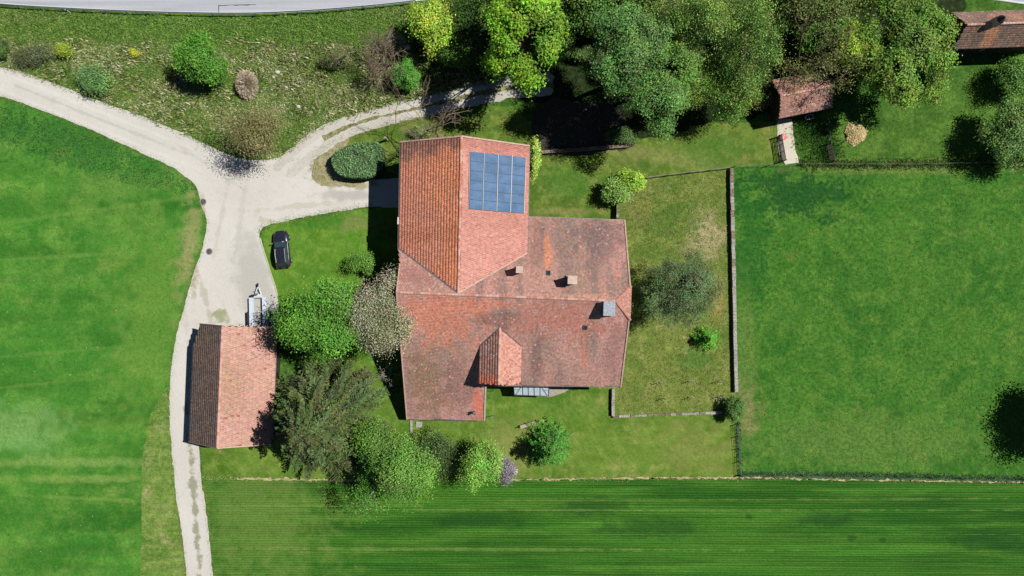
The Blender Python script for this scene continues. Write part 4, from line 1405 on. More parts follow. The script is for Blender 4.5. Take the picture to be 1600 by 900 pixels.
def broadleaf(name, label, cat, px, py, rx, ry, h, base, tip, n=9000, leaf=.26, lobes=14, lobe=.42, clumps=26, spread=.16, group=None, seed=1, low=.3, bark=None,
              trunk_r=None, aspect=.6, up=.5, names=('trunk', 'crown'), flat=1.0, gappy=.0, hang=0.0, foot=None, accents=()):
    rng = np.random.default_rng(seed)
    zc = h * (.5 + low * .5) if low < .9 else h * .6
    c = W(px, py, zc)
    k = S * (H - zc) / H
    RX, RY = rx * k, ry * k
    RZ = (h - h * low) * .5 * flat
    cz = h - RZ
    ground = Vector((c.x, c.y, 0)) if foot is None else W(*foot)
    t = thing(name, label, cat, ground, group=group)
    off = np.array([c.x - ground.x, c.y - ground.y, cz])
    # lobes fill the crown unevenly
    D = rng.normal(0, 1, (lobes, 3)); D[:, 2] = np.abs(D[:, 2]) * 1.0 - .35
    D /= np.linalg.norm(D, axis=1)[:, None]
    rr_ = rng.uniform(.35, 1 - lobe * .75, lobes)[:, None]
    Lc = D * rr_
    Lr = lobe * rng.uniform(.65, 1.15, lobes)
    # clumps on the lobes
    li = np.repeat(np.arange(lobes), clumps)
    d = rng.normal(0, 1, (lobes * clumps, 3)); d[:, 2] += .35
    d /= np.linalg.norm(d, axis=1)[:, None]
    Cc = Lc[li] + d * (Lr[li] * rng.uniform(.6, 1.08, len(li)))[:, None]
    if gappy > 0:
        kk = rng.random(len(Cc)) > gappy
        Cc, d, li = Cc[kk], d[kk], li[kk]
    per = max(3, int(2.4 * n / len(Cc)))
    ci = np.repeat(np.arange(len(Cc)), per)
    P = Cc[ci] + rng.normal(0, spread, (len(ci), 3)) * np.array([1, 1, .6])
    if hang > 0:
        hh = rng.exponential(hang, len(ci))
        P[:, 2] -= hh / RZ
    outw = P / np.maximum(.2, np.linalg.norm(P, axis=1))[:, None]
    Nn = outw * .5 + np.array([0, 0, up + .15]) + d[ci] * .4 + rng.normal(0, .52, P.shape)
    Pw = P * np.array([RX, RY, RZ]) + off
    Pw[:, 2] = np.maximum(Pw[:, 2], .08)
    sz = leaf * .88 * rng.uniform(.65, 1.35, len(ci))
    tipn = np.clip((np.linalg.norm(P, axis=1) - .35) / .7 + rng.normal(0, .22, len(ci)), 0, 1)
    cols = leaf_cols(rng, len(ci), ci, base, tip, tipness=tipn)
    for ac, frac in accents:
        a = rng.random(len(ci)) < frac
        cols[a] = np.array(ac) * rng.uniform(.75, 1.15, (a.sum(), 1))
    along = None
    if hang > 0:
        along = np.tile(np.array([0, 0, -1.0]), (len(ci), 1)) + rng.normal(0, .55, P.shape)
    mb = MB()
    limbs(mb, (0, 0, 0), (off[0], off[1], cz + RZ * .3), [tuple(Lc[i] * np.array([RX, RY, RZ]) * .95 + off) for i in range(lobes)],
          trunk_r if trunk_r else max(.05, h * .025), rng)
    mb.build(names[0], bark or m_bark, t)
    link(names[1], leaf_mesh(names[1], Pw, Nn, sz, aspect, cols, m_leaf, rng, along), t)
    return t

def conifer(name, label, cat, px, py, rpx, h, base, tip, seed=1, whorls=14, per=9, droop=.25, twig=.34, group=None, needle=.2, foot=None, top_z=None, names=('trunk', 'crown'), nw=.28, low=.06, rise=0.0):
    """whorls of branches carrying side twigs of needles"""
    rng = np.random.default_rng(seed)
    ground = W(px, py, h * .3) if foot is None else W(*foot)
    ground.z = 0
    k = S * (H - h * .3) / H
    R = rpx * k
    t = thing(name, label, cat, ground, group=group)
    mb = MB()
    mb.path([(0, 0, 0), (0, 0, h * .5), (0, 0, h)], [h * .022 + .04, h * .013 + .02, .015], 7)
    PC, PN, PT, CI, TP = [], [], [], [], []
    bid = 0
    for w in range(whorls):
        f = w / (whorls - 1)
        z = h * (low + (1 - low) * f ** 1.0 * .97)
        L = R * (1 - f) ** .8 * rng.uniform(.9, 1.05) + .12
        nb = max(4, int(per * (1 - f * .4)))
        a0 = rng.uniform(0, 6.28)
        for b in range(nb):
            a = a0 + 2 * math.pi * b / nb + rng.normal(0, .13)
            Lb = L * rng.uniform(.72, 1.08)
            d = np.array([math.cos(a), math.sin(a), 0])
            sd_ = np.array([-d[1], d[0], 0])
            def at(s):
                return np.array([0, 0, z]) + d * Lb * s + np.array([0, 0, Lb * (rise * s - droop * s * s + .10 * s ** 3)])
            mb.path([tuple(at(0)), tuple(at(.5)), tuple(at(.95))], [.012 * Lb + .012, .008 * Lb + .008, .004], 4)
            m = max(4, int(Lb / .17))
            for i in range(m):
                s = .12 + .88 * (i + rng.random()) / m
                c0 = at(s)
                tl_ = twig * Lb * (1.02 - s) ** .7 * rng.uniform(.7, 1.2) + .08
                for sg in (-1, 1):
                    td = d * .75 + sd_ * sg * .75 + np.array([0, 0, rng.normal(-.08, .12)])
                    td /= np.linalg.norm(td)
                    q = max(1, int(tl_ / (needle * .55)))
                    for j in range(q):
                        u = (j + .5) / q
                        PC.append(c0 + td * tl_ * u + rng.normal(0, .02, 3))
                        PT.append(td + rng.normal(0, .25, 3))
                        PN.append(np.array([0, 0, 1]) + rng.normal(0, .45, 3))
                        CI.append(bid); TP.append(np.clip(.3 * s + .7 * u + rng.normal(0, .15), 0, 1))
            bid += 1
    PC, PN, PT, CI, TP = map(np.array, (PC, PN, PT, CI, TP))
    PC[:, 2] = np.maximum(PC[:, 2], .06)
    sz = needle * rng.uniform(.8, 1.4, len(PC))
    cols = leaf_cols(rng, len(PC), CI, base, tip, .16, .2, TP)
    mb.build(names[0], m_bark, t)
    link(names[1], leaf_mesh(names[1], PC, PN, sz, nw, cols, m_needle, rng, PT), t)
    return t

def bare(name, label, cat, px, py, h, spread, seed=1, depth=5, mat=None, base_dir=(0, 0, 1), leaf=None, nleaf=0, group=None, r0=None, names=('trunk', 'branches', 'crown'), leafsize=.16, multi=1, width=.75, foot=None):
    """a branching crown without its leaves, or only in bud"""
    rng = np.random.default_rng(seed)
    ground = foot if foot is not None else W(px, py, 0)
    t = thing(name, label, cat, ground, group=group)
    tr, br = MB(), MB()
    tips = []
    r0 = r0 or h * .02
    def grow(p, d, L, r, k):
        e = p + d * L + Vector((rng.normal(0, .04), rng.normal(0, .04), 0)) * L
        (tr if k == 0 else br).tube(p, e, r, r * .68, 6 if k < 2 else (4 if k < 3 else 3), k < 2)
        if k >= 2:
            tips.append((e, d))
        if k < depth:
            for i in range(int(rng.integers(2, 5)) if k < depth - 1 else 3):
                nd = (d * width + Vector(rng.normal(0, spread, 3)) * .55 + Vector((0, 0, .12))).normalized()
                grow(e if i < 2 else p + (e - p) * rng.uniform(.4, .9), nd, L * rng.uniform(.6, .85), r * .62, k + 1)
    for i in range(multi):
        bd = Vector(base_dir).normalized()
        if multi > 1:
            a = 6.28 * i / multi + rng.uniform(-.4, .4)
            bd = Vector((math.cos(a) * .5, math.sin(a) * .5, .8)).normalized()
        grow(Vector((rng.normal(0, .06) * (multi > 1), rng.normal(0, .06) * (multi > 1), 0)), bd, h * .3, r0, 0)
    tr.build(names[0], mat or m_bark, t)
    br.build(names[1], mat or m_bark, t)
    if nleaf:
        T = np.array([list(a) for a, b in tips])
        i = rng.integers(0, len(T), nleaf)
        P = T[i] + rng.normal(0, .22, (nleaf, 3))
        P[:, 2] = np.maximum(P[:, 2], .1)
        cols = leaf_cols(rng, nleaf, i, leaf[0], leaf[1], .2, .25)
        link(names[2], leaf_mesh(names[2], P, rng.normal(0, .5, P.shape) + np.array([0, 0, .6]), leafsize * rng.uniform(.6, 1.3, nleaf), .6, cols, m_leaf, rng), t)
    return t

SH = ('stems', 'foliage')
# --- the group beside the shed
broadleaf('deciduous_tree', 'dense bright green round tree between the trailer and the blossom tree', 'tree', 508, 495, 72, 68, 13, alb(60, 108, 30), alb(102, 156, 54), n=19000, leaf=.24, lobes=24, lobe=.36, clumps=28, spread=.10, seed=101, low=.12, up=.6)
broadleaf('blossom_tree', 'tree in pale pinkish cream blossom leaning over the house roof edge', 'tree', 605, 492, 57, 72, 11.5, alb(126, 138, 90), alb(198, 188, 164), n=20000, leaf=.155, lobes=20, lobe=.34, clumps=26, spread=.12, seed=102, low=.42, up=.5, gappy=.12, accents=((alb(204, 188, 172), .22), (alb(116, 146, 70), .3)))
conifer('spruce_tree', 'big olive-brown spruce with layered drooping sprays beside the shed', 'tree', 507, 648, 116, 17.0, alb(46, 62, 30), alb(96, 112, 62), seed=103, whorls=18, per=15, droop=.34, twig=.24, needle=.34, nw=.34, low=.12, foot=(522, 642))
broadleaf('deciduous_tree', 'light green feathery tree at the field edge next to the spruce', 'tree', 602, 730, 76, 84, 11.5, alb(68, 112, 40), alb(114, 156, 64), n=17000, leaf=.2, lobes=15, lobe=.34, clumps=42, spread=.09, seed=104, low=.2, up=.4, bark=m_palebark, gappy=.2)
broadleaf('shrub', 'dark shaded shrub between the two light green trees', 'shrub', 690, 712, 34, 46, 3.0, alb(46, 70, 34), alb(80, 104, 52), n=4500, leaf=.2, lobes=12, seed=105, low=.05, names=SH)
broadleaf('deciduous_tree', 'upright pale green tree next to the lilac', 'tree', 752, 722, 31, 47, 6.5, alb(92, 146, 54), alb(142, 186, 80), n=6500, leaf=.18, lobes=14, lobe=.4, clumps=24, spread=.13, seed=106, low=.1, up=.4)
broadleaf('lilac_shrub', 'lilac shrub with purple-grey flower heads at the field edge', 'shrub', 790, 734, 17, 23, 2.2, alb(110, 98, 116), alb(172, 156, 178), n=2600, leaf=.15, lobes=9, seed=107, low=.05, names=SH, accents=((alb(96, 118, 74), .3), (alb(190, 176, 196), .2)))
broadleaf('shrub', 'small dark green shrub tucked against the barn shadow', 'shrub', 566, 411, 27, 21, 2.6, alb(66, 108, 38), alb(104, 150, 56), n=3500, leaf=.18, lobes=10, seed=108, low=.05, names=SH)
bare('bare_shrub', 'leafless pale shrub in the shade of the west wall', 'shrub', 612, 584, 3.0, 1.0, seed=109, depth=4, mat=m_palebark, multi=4, names=('trunk', 'branches'))
broadleaf('shrub', 'low leafy shrub below the long roof edge', 'shrub', 668, 690, 30, 20, 1.8, alb(76, 112, 44), alb(124, 156, 74), n=3000, leaf=.18, lobes=10, seed=110, low=.05, names=SH)
broadleaf('shrub', 'grey twiggy shrub between shed spruce and house wall', 'shrub', 570, 590, 22, 16, 1.6, alb(70, 78, 50), alb(110, 112, 76), n=1800, leaf=.16, lobes=8, seed=111, low=.05, names=SH)
# --- garden
conifer('fir_tree', 'young bright green fir with long radiating branches near the garden bench', 'tree', 857, 693, 42, 7.0, alb(44, 100, 34), alb(96, 160, 58), seed=121, whorls=12, per=12, droop=.1, twig=.34, needle=.26, nw=.34, low=.06, foot=(858, 690), rise=.22)
broadleaf('pine_tree', 'broad grey-green pine east of the house', 'tree', 1064, 450, 76, 66, 12.5, alb(66, 90, 50), alb(112, 134, 84), n=22000, leaf=.2, lobes=26, lobe=.33, clumps=30, spread=.06, seed=122, low=.25, aspect=.36, up=.5, gappy=.05)
conifer('fir_tree', 'small fresh green fir under the broad pine', 'tree', 1105, 528, 23, 3.0, alb(54, 112, 34), alb(112, 182, 54), seed=124, whorls=10, per=10, droop=.08, twig=.3, needle=.22, nw=.34, rise=.2)
broadleaf('clipped_shrub', 'rounded clipped shrub at the end of the stone wall', 'shrub', 1149, 634, 16, 26, 2.9, alb(62, 98, 40), alb(104, 142, 66), n=4200, leaf=.15, lobes=12, lobe=.5, seed=125, low=.03, names=SH, spread=.08)
broadleaf('blossom_shrub', 'white flowering shrub growing through the garden fence', 'shrub', 963, 297, 26, 21, 3.2, alb(84, 130, 44), alb(134, 176, 72), n=3200, leaf=.2, lobes=10, seed=126, low=.1, names=SH, accents=((alb(224, 226, 204), .12),))
broadleaf('shrub', 'yellow-green leafy shrub behind the white flowering shrub', 'shrub', 986, 281, 22, 18, 3.0, alb(104, 146, 46), alb(162, 196, 72), n=2600, leaf=.2, lobes=9, seed=127, low=.1, names=SH)
broadleaf('climbing_plant', 'tall yellow-green climber along the barn corner', 'plant', 834, 247, 10, 32, 4.6, alb(112, 146, 50), alb(172, 198, 84), n=3000, leaf=.2, lobes=12, lobe=.42, seed=128, low=.02, names=('stems', 'foliage'))
bare('bare_tree', 'leafless brown tree standing at the upper corner of the barn roof', 'tree', 686, 216, 11.5, .8, seed=129, depth=5, mat=m_twig, names=('trunk', 'branches'), r0=.16)
broadleaf('shrub', 'grey-green shrub at the foot of the leafless tree', 'shrub', 655, 207, 20, 11, 1.4, alb(84, 112, 60), alb(132, 146, 96), n=1500, leaf=.15, lobes=7, seed=130, low=.05, names=SH)

# --- clipped hedge by the track
def hedge(label, pix, h, base, tip, n, seed):
    rng = np.random.default_rng(seed)
    A = smooth_line([W(x, y, h) for x, y in pix], True, .25)
    c = A.mean(0)
    t = thing('hedge', label, 'hedge', (c[0], c[1], 0))
    q = A - c
    body = MB().prism([tuple(p * .93) for p in q], 0.02, h - .12)
    body.build('branches', m_bark, t)
    lo, hi = q.min(0), q.max(0)
    P2 = rng.uniform(lo, hi, (n * 2, 2)); P2 = P2[in_poly(P2, q)][:n]
    top = np.column_stack([P2, h + rng.normal(0, .13, len(P2)) + .18 * np.sin(P2[:, 0] * 2) * np.sin(P2[:, 1] * 2.3)])
    i = rng.integers(0, len(q), n)
    side_ = np.column_stack([q[i] * rng.uniform(.94, 1.02, (n, 1)), rng.uniform(.05, h, n)])
    P = np.concatenate([top, side_])
    N = np.concatenate([np.tile([0, 0, 1.0], (len(top), 1)), np.column_stack([q[i] / np.linalg.norm(q[i], axis=1)[:, None], np.full(n, .3)])]) + rng.normal(0, .5, P.shape)
    ci = rng.integers(0, 200, len(P))
    cols = leaf_cols(rng, len(P), ci, base, tip, .26, .3)
    al = np.tile([.5, -.7, .3], (len(P), 1)) + rng.normal(0, .6, P.shape)
    link('foliage', leaf_mesh('foliage', P, N, .24 * rng.uniform(.6, 1.3, len(P)), .4, cols, m_leaf, rng, al), t)
    return t
hedge('dense clipped green hedge with a rounded end in the track bend', [(518, 250), (530, 234), (556, 224), (576, 222), (592, 224), (599, 240), (597, 262), (584, 274), (560, 278), (530, 272)], 1.7, alb(78, 116, 68), alb(124, 158, 106), 9000, 131)

# --- bank below the road
broadleaf('deciduous_tree', 'bushy bright green tree alone on the rough bank', 'tree', 313, 96, 42, 45, 6.0, alb(58, 108, 28), alb(98, 152, 50), n=8500, leaf=.24, lobes=12, lobe=.36, clumps=30, gappy=.15, spread=.12, seed=141, low=.1, foot=(300, 128))
t = thing('straw_shrub', 'rounded bundle-like straw coloured dry shrub on the bank', 'shrub', W(388, 134))
rg = np.random.default_rng(142)
dv = rg.normal(0, 1, (5200, 3)); dv[:, 2] = np.abs(dv[:, 2]) * .8 + .05
dv /= np.linalg.norm(dv, axis=1)[:, None]
Pd = dv * rg.uniform(.25, 1.0, (5200, 1)) ** .6 * np.array([1.35, 1.8, 1.9]) + np.array([0, 0, .05])
link('foliage', leaf_mesh('foliage', Pd, rg.normal(0, .5, Pd.shape) + dv * .3 + np.array([0, 0, .6]), .4 * rg.uniform(.6, 1.3, 5200), .12,
     leaf_cols(rg, 5200, rg.integers(0, 90, 5200), alb(136, 122, 100), alb(214, 198, 176), .2, .25), m_needle, rg, dv + rg.normal(0, .25, dv.shape)), t)
sb = MB()
for i in range(26):
    e = dv[i] * np.array([1.2, 1.6, 1.7]); sb.tube((0, 0, 0), tuple(e), .03, .01, 4, False)
sb.build('stems', m_twig, t)
broadleaf('budding_tree', 'brownish budding tree casting speckled shadow on the lane', 'tree', 394, 206, 64, 48, 8.2, alb(104, 106, 58), alb(150, 146, 96), n=5200, leaf=.16, lobes=24, lobe=.3, clumps=20, spread=.14, seed=143, low=.42, gappy=.15, up=.3, accents=((alb(150, 128, 92), .15),))
broadleaf('shrub', 'blue-green shrub beside the lane on the bank', 'shrub', 146, 126, 24, 23, 2.4, alb(70, 108, 54), alb(112, 148, 84), gappy=.25, spread=.22, n=3200, leaf=.18, lobes=10, seed=144, low=.05, names=SH)
broadleaf('shrub', 'dark bramble mound at the bank edge with bare twigs', 'shrub', 52, 88, 34, 20, 1.8, alb(66, 78, 48), alb(112, 118, 78), n=3200, leaf=.16, lobes=12, gappy=.3, spread=.25, seed=145, low=.05, names=SH)
broadleaf('shrub', 'small bright yellow-green bush among the brambles', 'shrub', 104, 78, 14, 13, 1.8, alb(104, 134, 40), alb(160, 180, 60), n=1400, leaf=.16, lobes=7, gappy=.3, spread=.24, seed=146, low=.05, names=SH)
broadleaf('shrub', 'tiny yellow bush in the dry grass', 'shrub', 211, 81, 8, 7, .9, alb(146, 160, 44), alb(186, 190, 66), n=600, leaf=.13, lobes=5, gappy=.3, spread=.24, seed=147, low=.05, names=SH)
broadleaf('shrub', 'dark bush at the very edge of the bank', 'shrub', 2, 78, 14, 16, 1.6, alb(50, 74, 36), alb(84, 110, 52), n=1200, leaf=.16, lobes=7, seed=150, low=.05, names=SH)
broadleaf('conical_bush', 'dense green conical bush above the track', 'shrub', 634, 116, 23, 30, 3.6, alb(56, 104, 34), alb(94, 152, 54), n=4200, leaf=.16, lobes=12, lobe=.46, seed=151, low=.03, names=SH, spread=.09)
bare('dead_shrub', 'leafless grey thicket beside the conical bush', 'shrub', 604, 104, 6.0, .9, seed=152, depth=5, mat=m_twig, multi=5, names=('stems', 'branches'))
bare('bare_tree', 'thin leafless young tree casting a long streak of shadow on the bank', 'tree', 548, 92, 7.0, .5, seed=182, depth=4, mat=m_twig, names=('trunk', 'branches'), r0=.07)
broadleaf('shrub', 'grey half-dead bush above the leafless thicket', 'shrub', 612, 66, 24, 18, 2.4, alb(96, 100, 72), alb(140, 140, 108), n=2200, leaf=.14, lobes=10, seed=153, low=.05, names=SH, gappy=.2)
broadleaf('shrub', 'dark thicket casting long shade across the bank', 'shrub', 522, 96, 28, 14, 1.8, alb(70, 84, 46), alb(110, 120, 74), n=2000, leaf=.15, lobes=9, seed=156, low=.05, names=SH, gappy=.1)
broadleaf('deciduous_tree', 'yellow-green round tree beside the road guardrail', 'tree', 673, 40, 38, 43, 7.0, alb(96, 136, 34), alb(160, 188, 66), n=8000, leaf=.26, lobes=16, lobe=.38, clumps=24, spread=.12, seed=158, low=.12, foot=(684, 70))

# --- wood along the top
WG = 'trees of the wood behind the house'
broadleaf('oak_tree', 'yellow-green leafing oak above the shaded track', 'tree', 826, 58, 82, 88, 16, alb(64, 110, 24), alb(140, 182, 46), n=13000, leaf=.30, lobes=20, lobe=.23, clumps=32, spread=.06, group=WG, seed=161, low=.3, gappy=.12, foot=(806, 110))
broadleaf('deciduous_tree', 'dark green tree in the shade between oak and guardrail tree', 'tree', 742, 40, 44, 52, 5.0, alb(40, 66, 22), alb(66, 98, 34), n=6500, leaf=.28, lobes=14, group=WG, seed=162, low=.2)
broadleaf('deciduous_tree', 'deep green tree between oak and grey-green tree at the picture top', 'tree', 900, 4, 60, 46, 11.5, alb(52, 88, 30), alb(92, 136, 50), n=6500, leaf=.28, lobes=14, group=WG, seed=163, low=.2)
broadleaf('willow_tree', 'large grey-green tree reaching down over the walled yard', 'tree', 978, 92, 76, 80, 16.0, alb(58, 96, 40), alb(108, 148, 74), n=18000, leaf=.22, lobes=15, lobe=.34, clumps=44, spread=.07, group=WG, seed=164, low=.4, foot=(955, 135), gappy=.08)
broadleaf('willow_tree', 'lower grey-green crown spilling onto the lawn edge', 'tree', 1020, 160, 56, 56, 14.5, alb(60, 100, 40), alb(110, 152, 72), n=12000, leaf=.2, lobes=11, lobe=.38, clumps=40, spread=.1, group=WG, seed=165, low=.42, foot=(1008, 180))
broadleaf('birch_tree', 'feathery birch with pale limbs in the middle of the wood', 'tree', 1086, 46, 76, 68, 14.0, alb(94, 132, 58), alb(148, 180, 90), n=19000, leaf=.2, lobes=15, lobe=.34, clumps=40, spread=.08, group=WG, gappy=.28, seed=166, low=.25, bark=m_palebark, hang=.22, foot=(1062, 90), aspect=.5, up=.6)
broadleaf('birch_tree', 'feathery birch with white forked limbs beside the half-bare brown tree', 'tree', 1160, 66, 68, 86, 13.5, alb(96, 134, 60), alb(146, 178, 92), n=20000, leaf=.2, lobes=15, lobe=.34, clumps=40, spread=.08, group=WG, gappy=.28, seed=167, low=.25, bark=m_palebark, hang=.22, foot=(1130, 100), aspect=.5, up=.6)
broadleaf('birch_tree', 'soft green birch crown overhanging the back lawn', 'tree', 1122, 136, 74, 56, 10.5, alb(94, 134, 54), alb(146, 180, 82), n=17000, leaf=.2, lobes=13, lobe=.36, clumps=40, spread=.08, group=WG, gappy=.28, seed=168, low=.2, bark=m_palebark, hang=.15, foot=(1104, 150), aspect=.5, up=.6)
bare('bare_tree', 'tall brown half-bare tree with spreading branches over the hut', 'tree', 1216, 112, 14.5, .95, seed=169, depth=6, base_dir=(.10, .05, 1), leaf=(alb(86, 100, 46), alb(132, 142, 72)), nleaf=6500, leafsize=.17, group=WG, r0=.22)
broadleaf('deciduous_tree', 'green crown at the picture top behind the half-bare tree', 'tree', 1262, 2, 60, 34, 11.0, alb(72, 104, 40), alb(116, 146, 64), n=6500, leaf=.22, lobes=14, group=WG, seed=170, low=.25)
broadleaf('maple_tree', 'small lime yellow maple between half-bare tree and big chestnut', 'tree', 1328, 66, 24, 34, 8.5, alb(122, 156, 34), alb(178, 204, 56), n=3200, leaf=.22, lobes=10, group=WG, seed=171, low=.4)
for px, py, rx, ry, h, lab in [(868, 60, 34, 44, 6.5, 'low dark tree in the gap between oak and willow'), (1040, 108, 52, 46, 14.0, 'green tree between willow and the first birch'), (1196, 40, 48, 44, 8.0, 'leafy young tree under the half-bare brown tree'),
                             (1290, 60, 50, 50, 6.5, 'low leafy tree behind the hut'), (940, 20, 46, 40, 9.0, 'broad dark-leaved tree above the willow at the picture top'), (1226, 6, 46, 30, 9.0, 'green tree at the picture top between birch and chestnut'), (706, 70, 30, 40, 3.5, 'low dark tree beside the guardrail tree'), (780, 10, 40, 34, 7.0, 'dark leafy tree at the picture top above the track')]:
    broadleaf('deciduous_tree', lab, 'tree', px, py, rx, ry, h, alb(58, 92, 34), alb(104, 144, 56), n=6000, leaf=.24, lobes=12, lobe=.38, clumps=30, spread=.1, group=WG, seed=300 + px, low=.4 if h > 12 else .1, gappy=.1)
broadleaf('chestnut_tree', 'huge lime-green chestnut next to the far cottage', 'tree', 1410, 76, 93, 102, 11.0, alb(66, 104, 32), alb(122, 158, 56), n=26000, leaf=.28, lobes=20, lobe=.3, clumps=44, spread=.055, group=WG, seed=172, low=.15, foot=(1382, 112), up=.45)
broadleaf('deciduous_tree', 'dark leafy tree at the picture top behind the chestnut', 'tree', 1330, -10, 50, 36, 10.0, alb(70, 104, 38), alb(116, 150, 62), n=5000, leaf=.26, lobes=12, group=WG, seed=173, low=.2)
broadleaf('deciduous_tree', 'mid-green tree at the picture top behind the birches', 'tree', 1010, -14, 66, 40, 12.5, alb(76, 112, 44), alb(124, 156, 72), n=8000, leaf=.24, lobes=14, group=WG, seed=174, low=.2)
broadleaf('deciduous_tree', 'shaded understorey tree behind the oak', 'tree', 846, -20, 70, 40, 10.0, alb(52, 88, 28), alb(104, 146, 48), n=7000, leaf=.28, lobes=14, group=WG, seed=175, low=.2)
broadleaf('deciduous_tree', 'rounded green tree at the paddock corner by the cottage lawn', 'tree', 1588, 208, 58, 60, 6.0, alb(72, 112, 46), alb(118, 156, 76), n=11000, leaf=.22, lobes=20, lobe=.32, clumps=26, spread=.1, seed=176, low=.15, foot=(1580, 188))
broadleaf('shrub', 'dark bush above the rounded tree at the paddock corner', 'shrub', 1586, 124, 42, 36, 4.5, alb(62, 102, 36), alb(100, 144, 58), n=4000, leaf=.2, lobes=10, seed=177, low=.05, names=SH)
broadleaf('deciduous_tree', 'tall tree east of the paddock whose crown shades the grass', 'tree', 1682, 664, 62, 70, 7.5, alb(70, 112, 46), alb(118, 156, 76), n=8000, leaf=.3, lobes=18, lobe=.36, spread=.13, seed=178, low=.2, foot=(1640, 670))
broadleaf('shrub', 'dark understorey bush beside the walled yard', 'shrub', 905, 82, 22, 14, 2.2, alb(60, 84, 38), alb(92, 120, 54), n=1600, leaf=.2, lobes=8, seed=179, low=.05, names=SH)
broadleaf('shrub', 'leafy undergrowth at the lawn edge below the willow', 'shrub', 968, 212, 26, 14, 1.8, alb(58, 84, 40), alb(92, 122, 60), n=1800, leaf=.18, lobes=8, seed=180, low=.05, names=SH)
broadleaf('shrub', 'brown-leaved bush beside the hut wall', 'shrub', 1192, 150, 20, 24, 2.6, alb(92, 84, 52), alb(130, 120, 78), n=1800, leaf=.17, lobes=8, seed=181, low=.05, names=SH, gappy=.15)

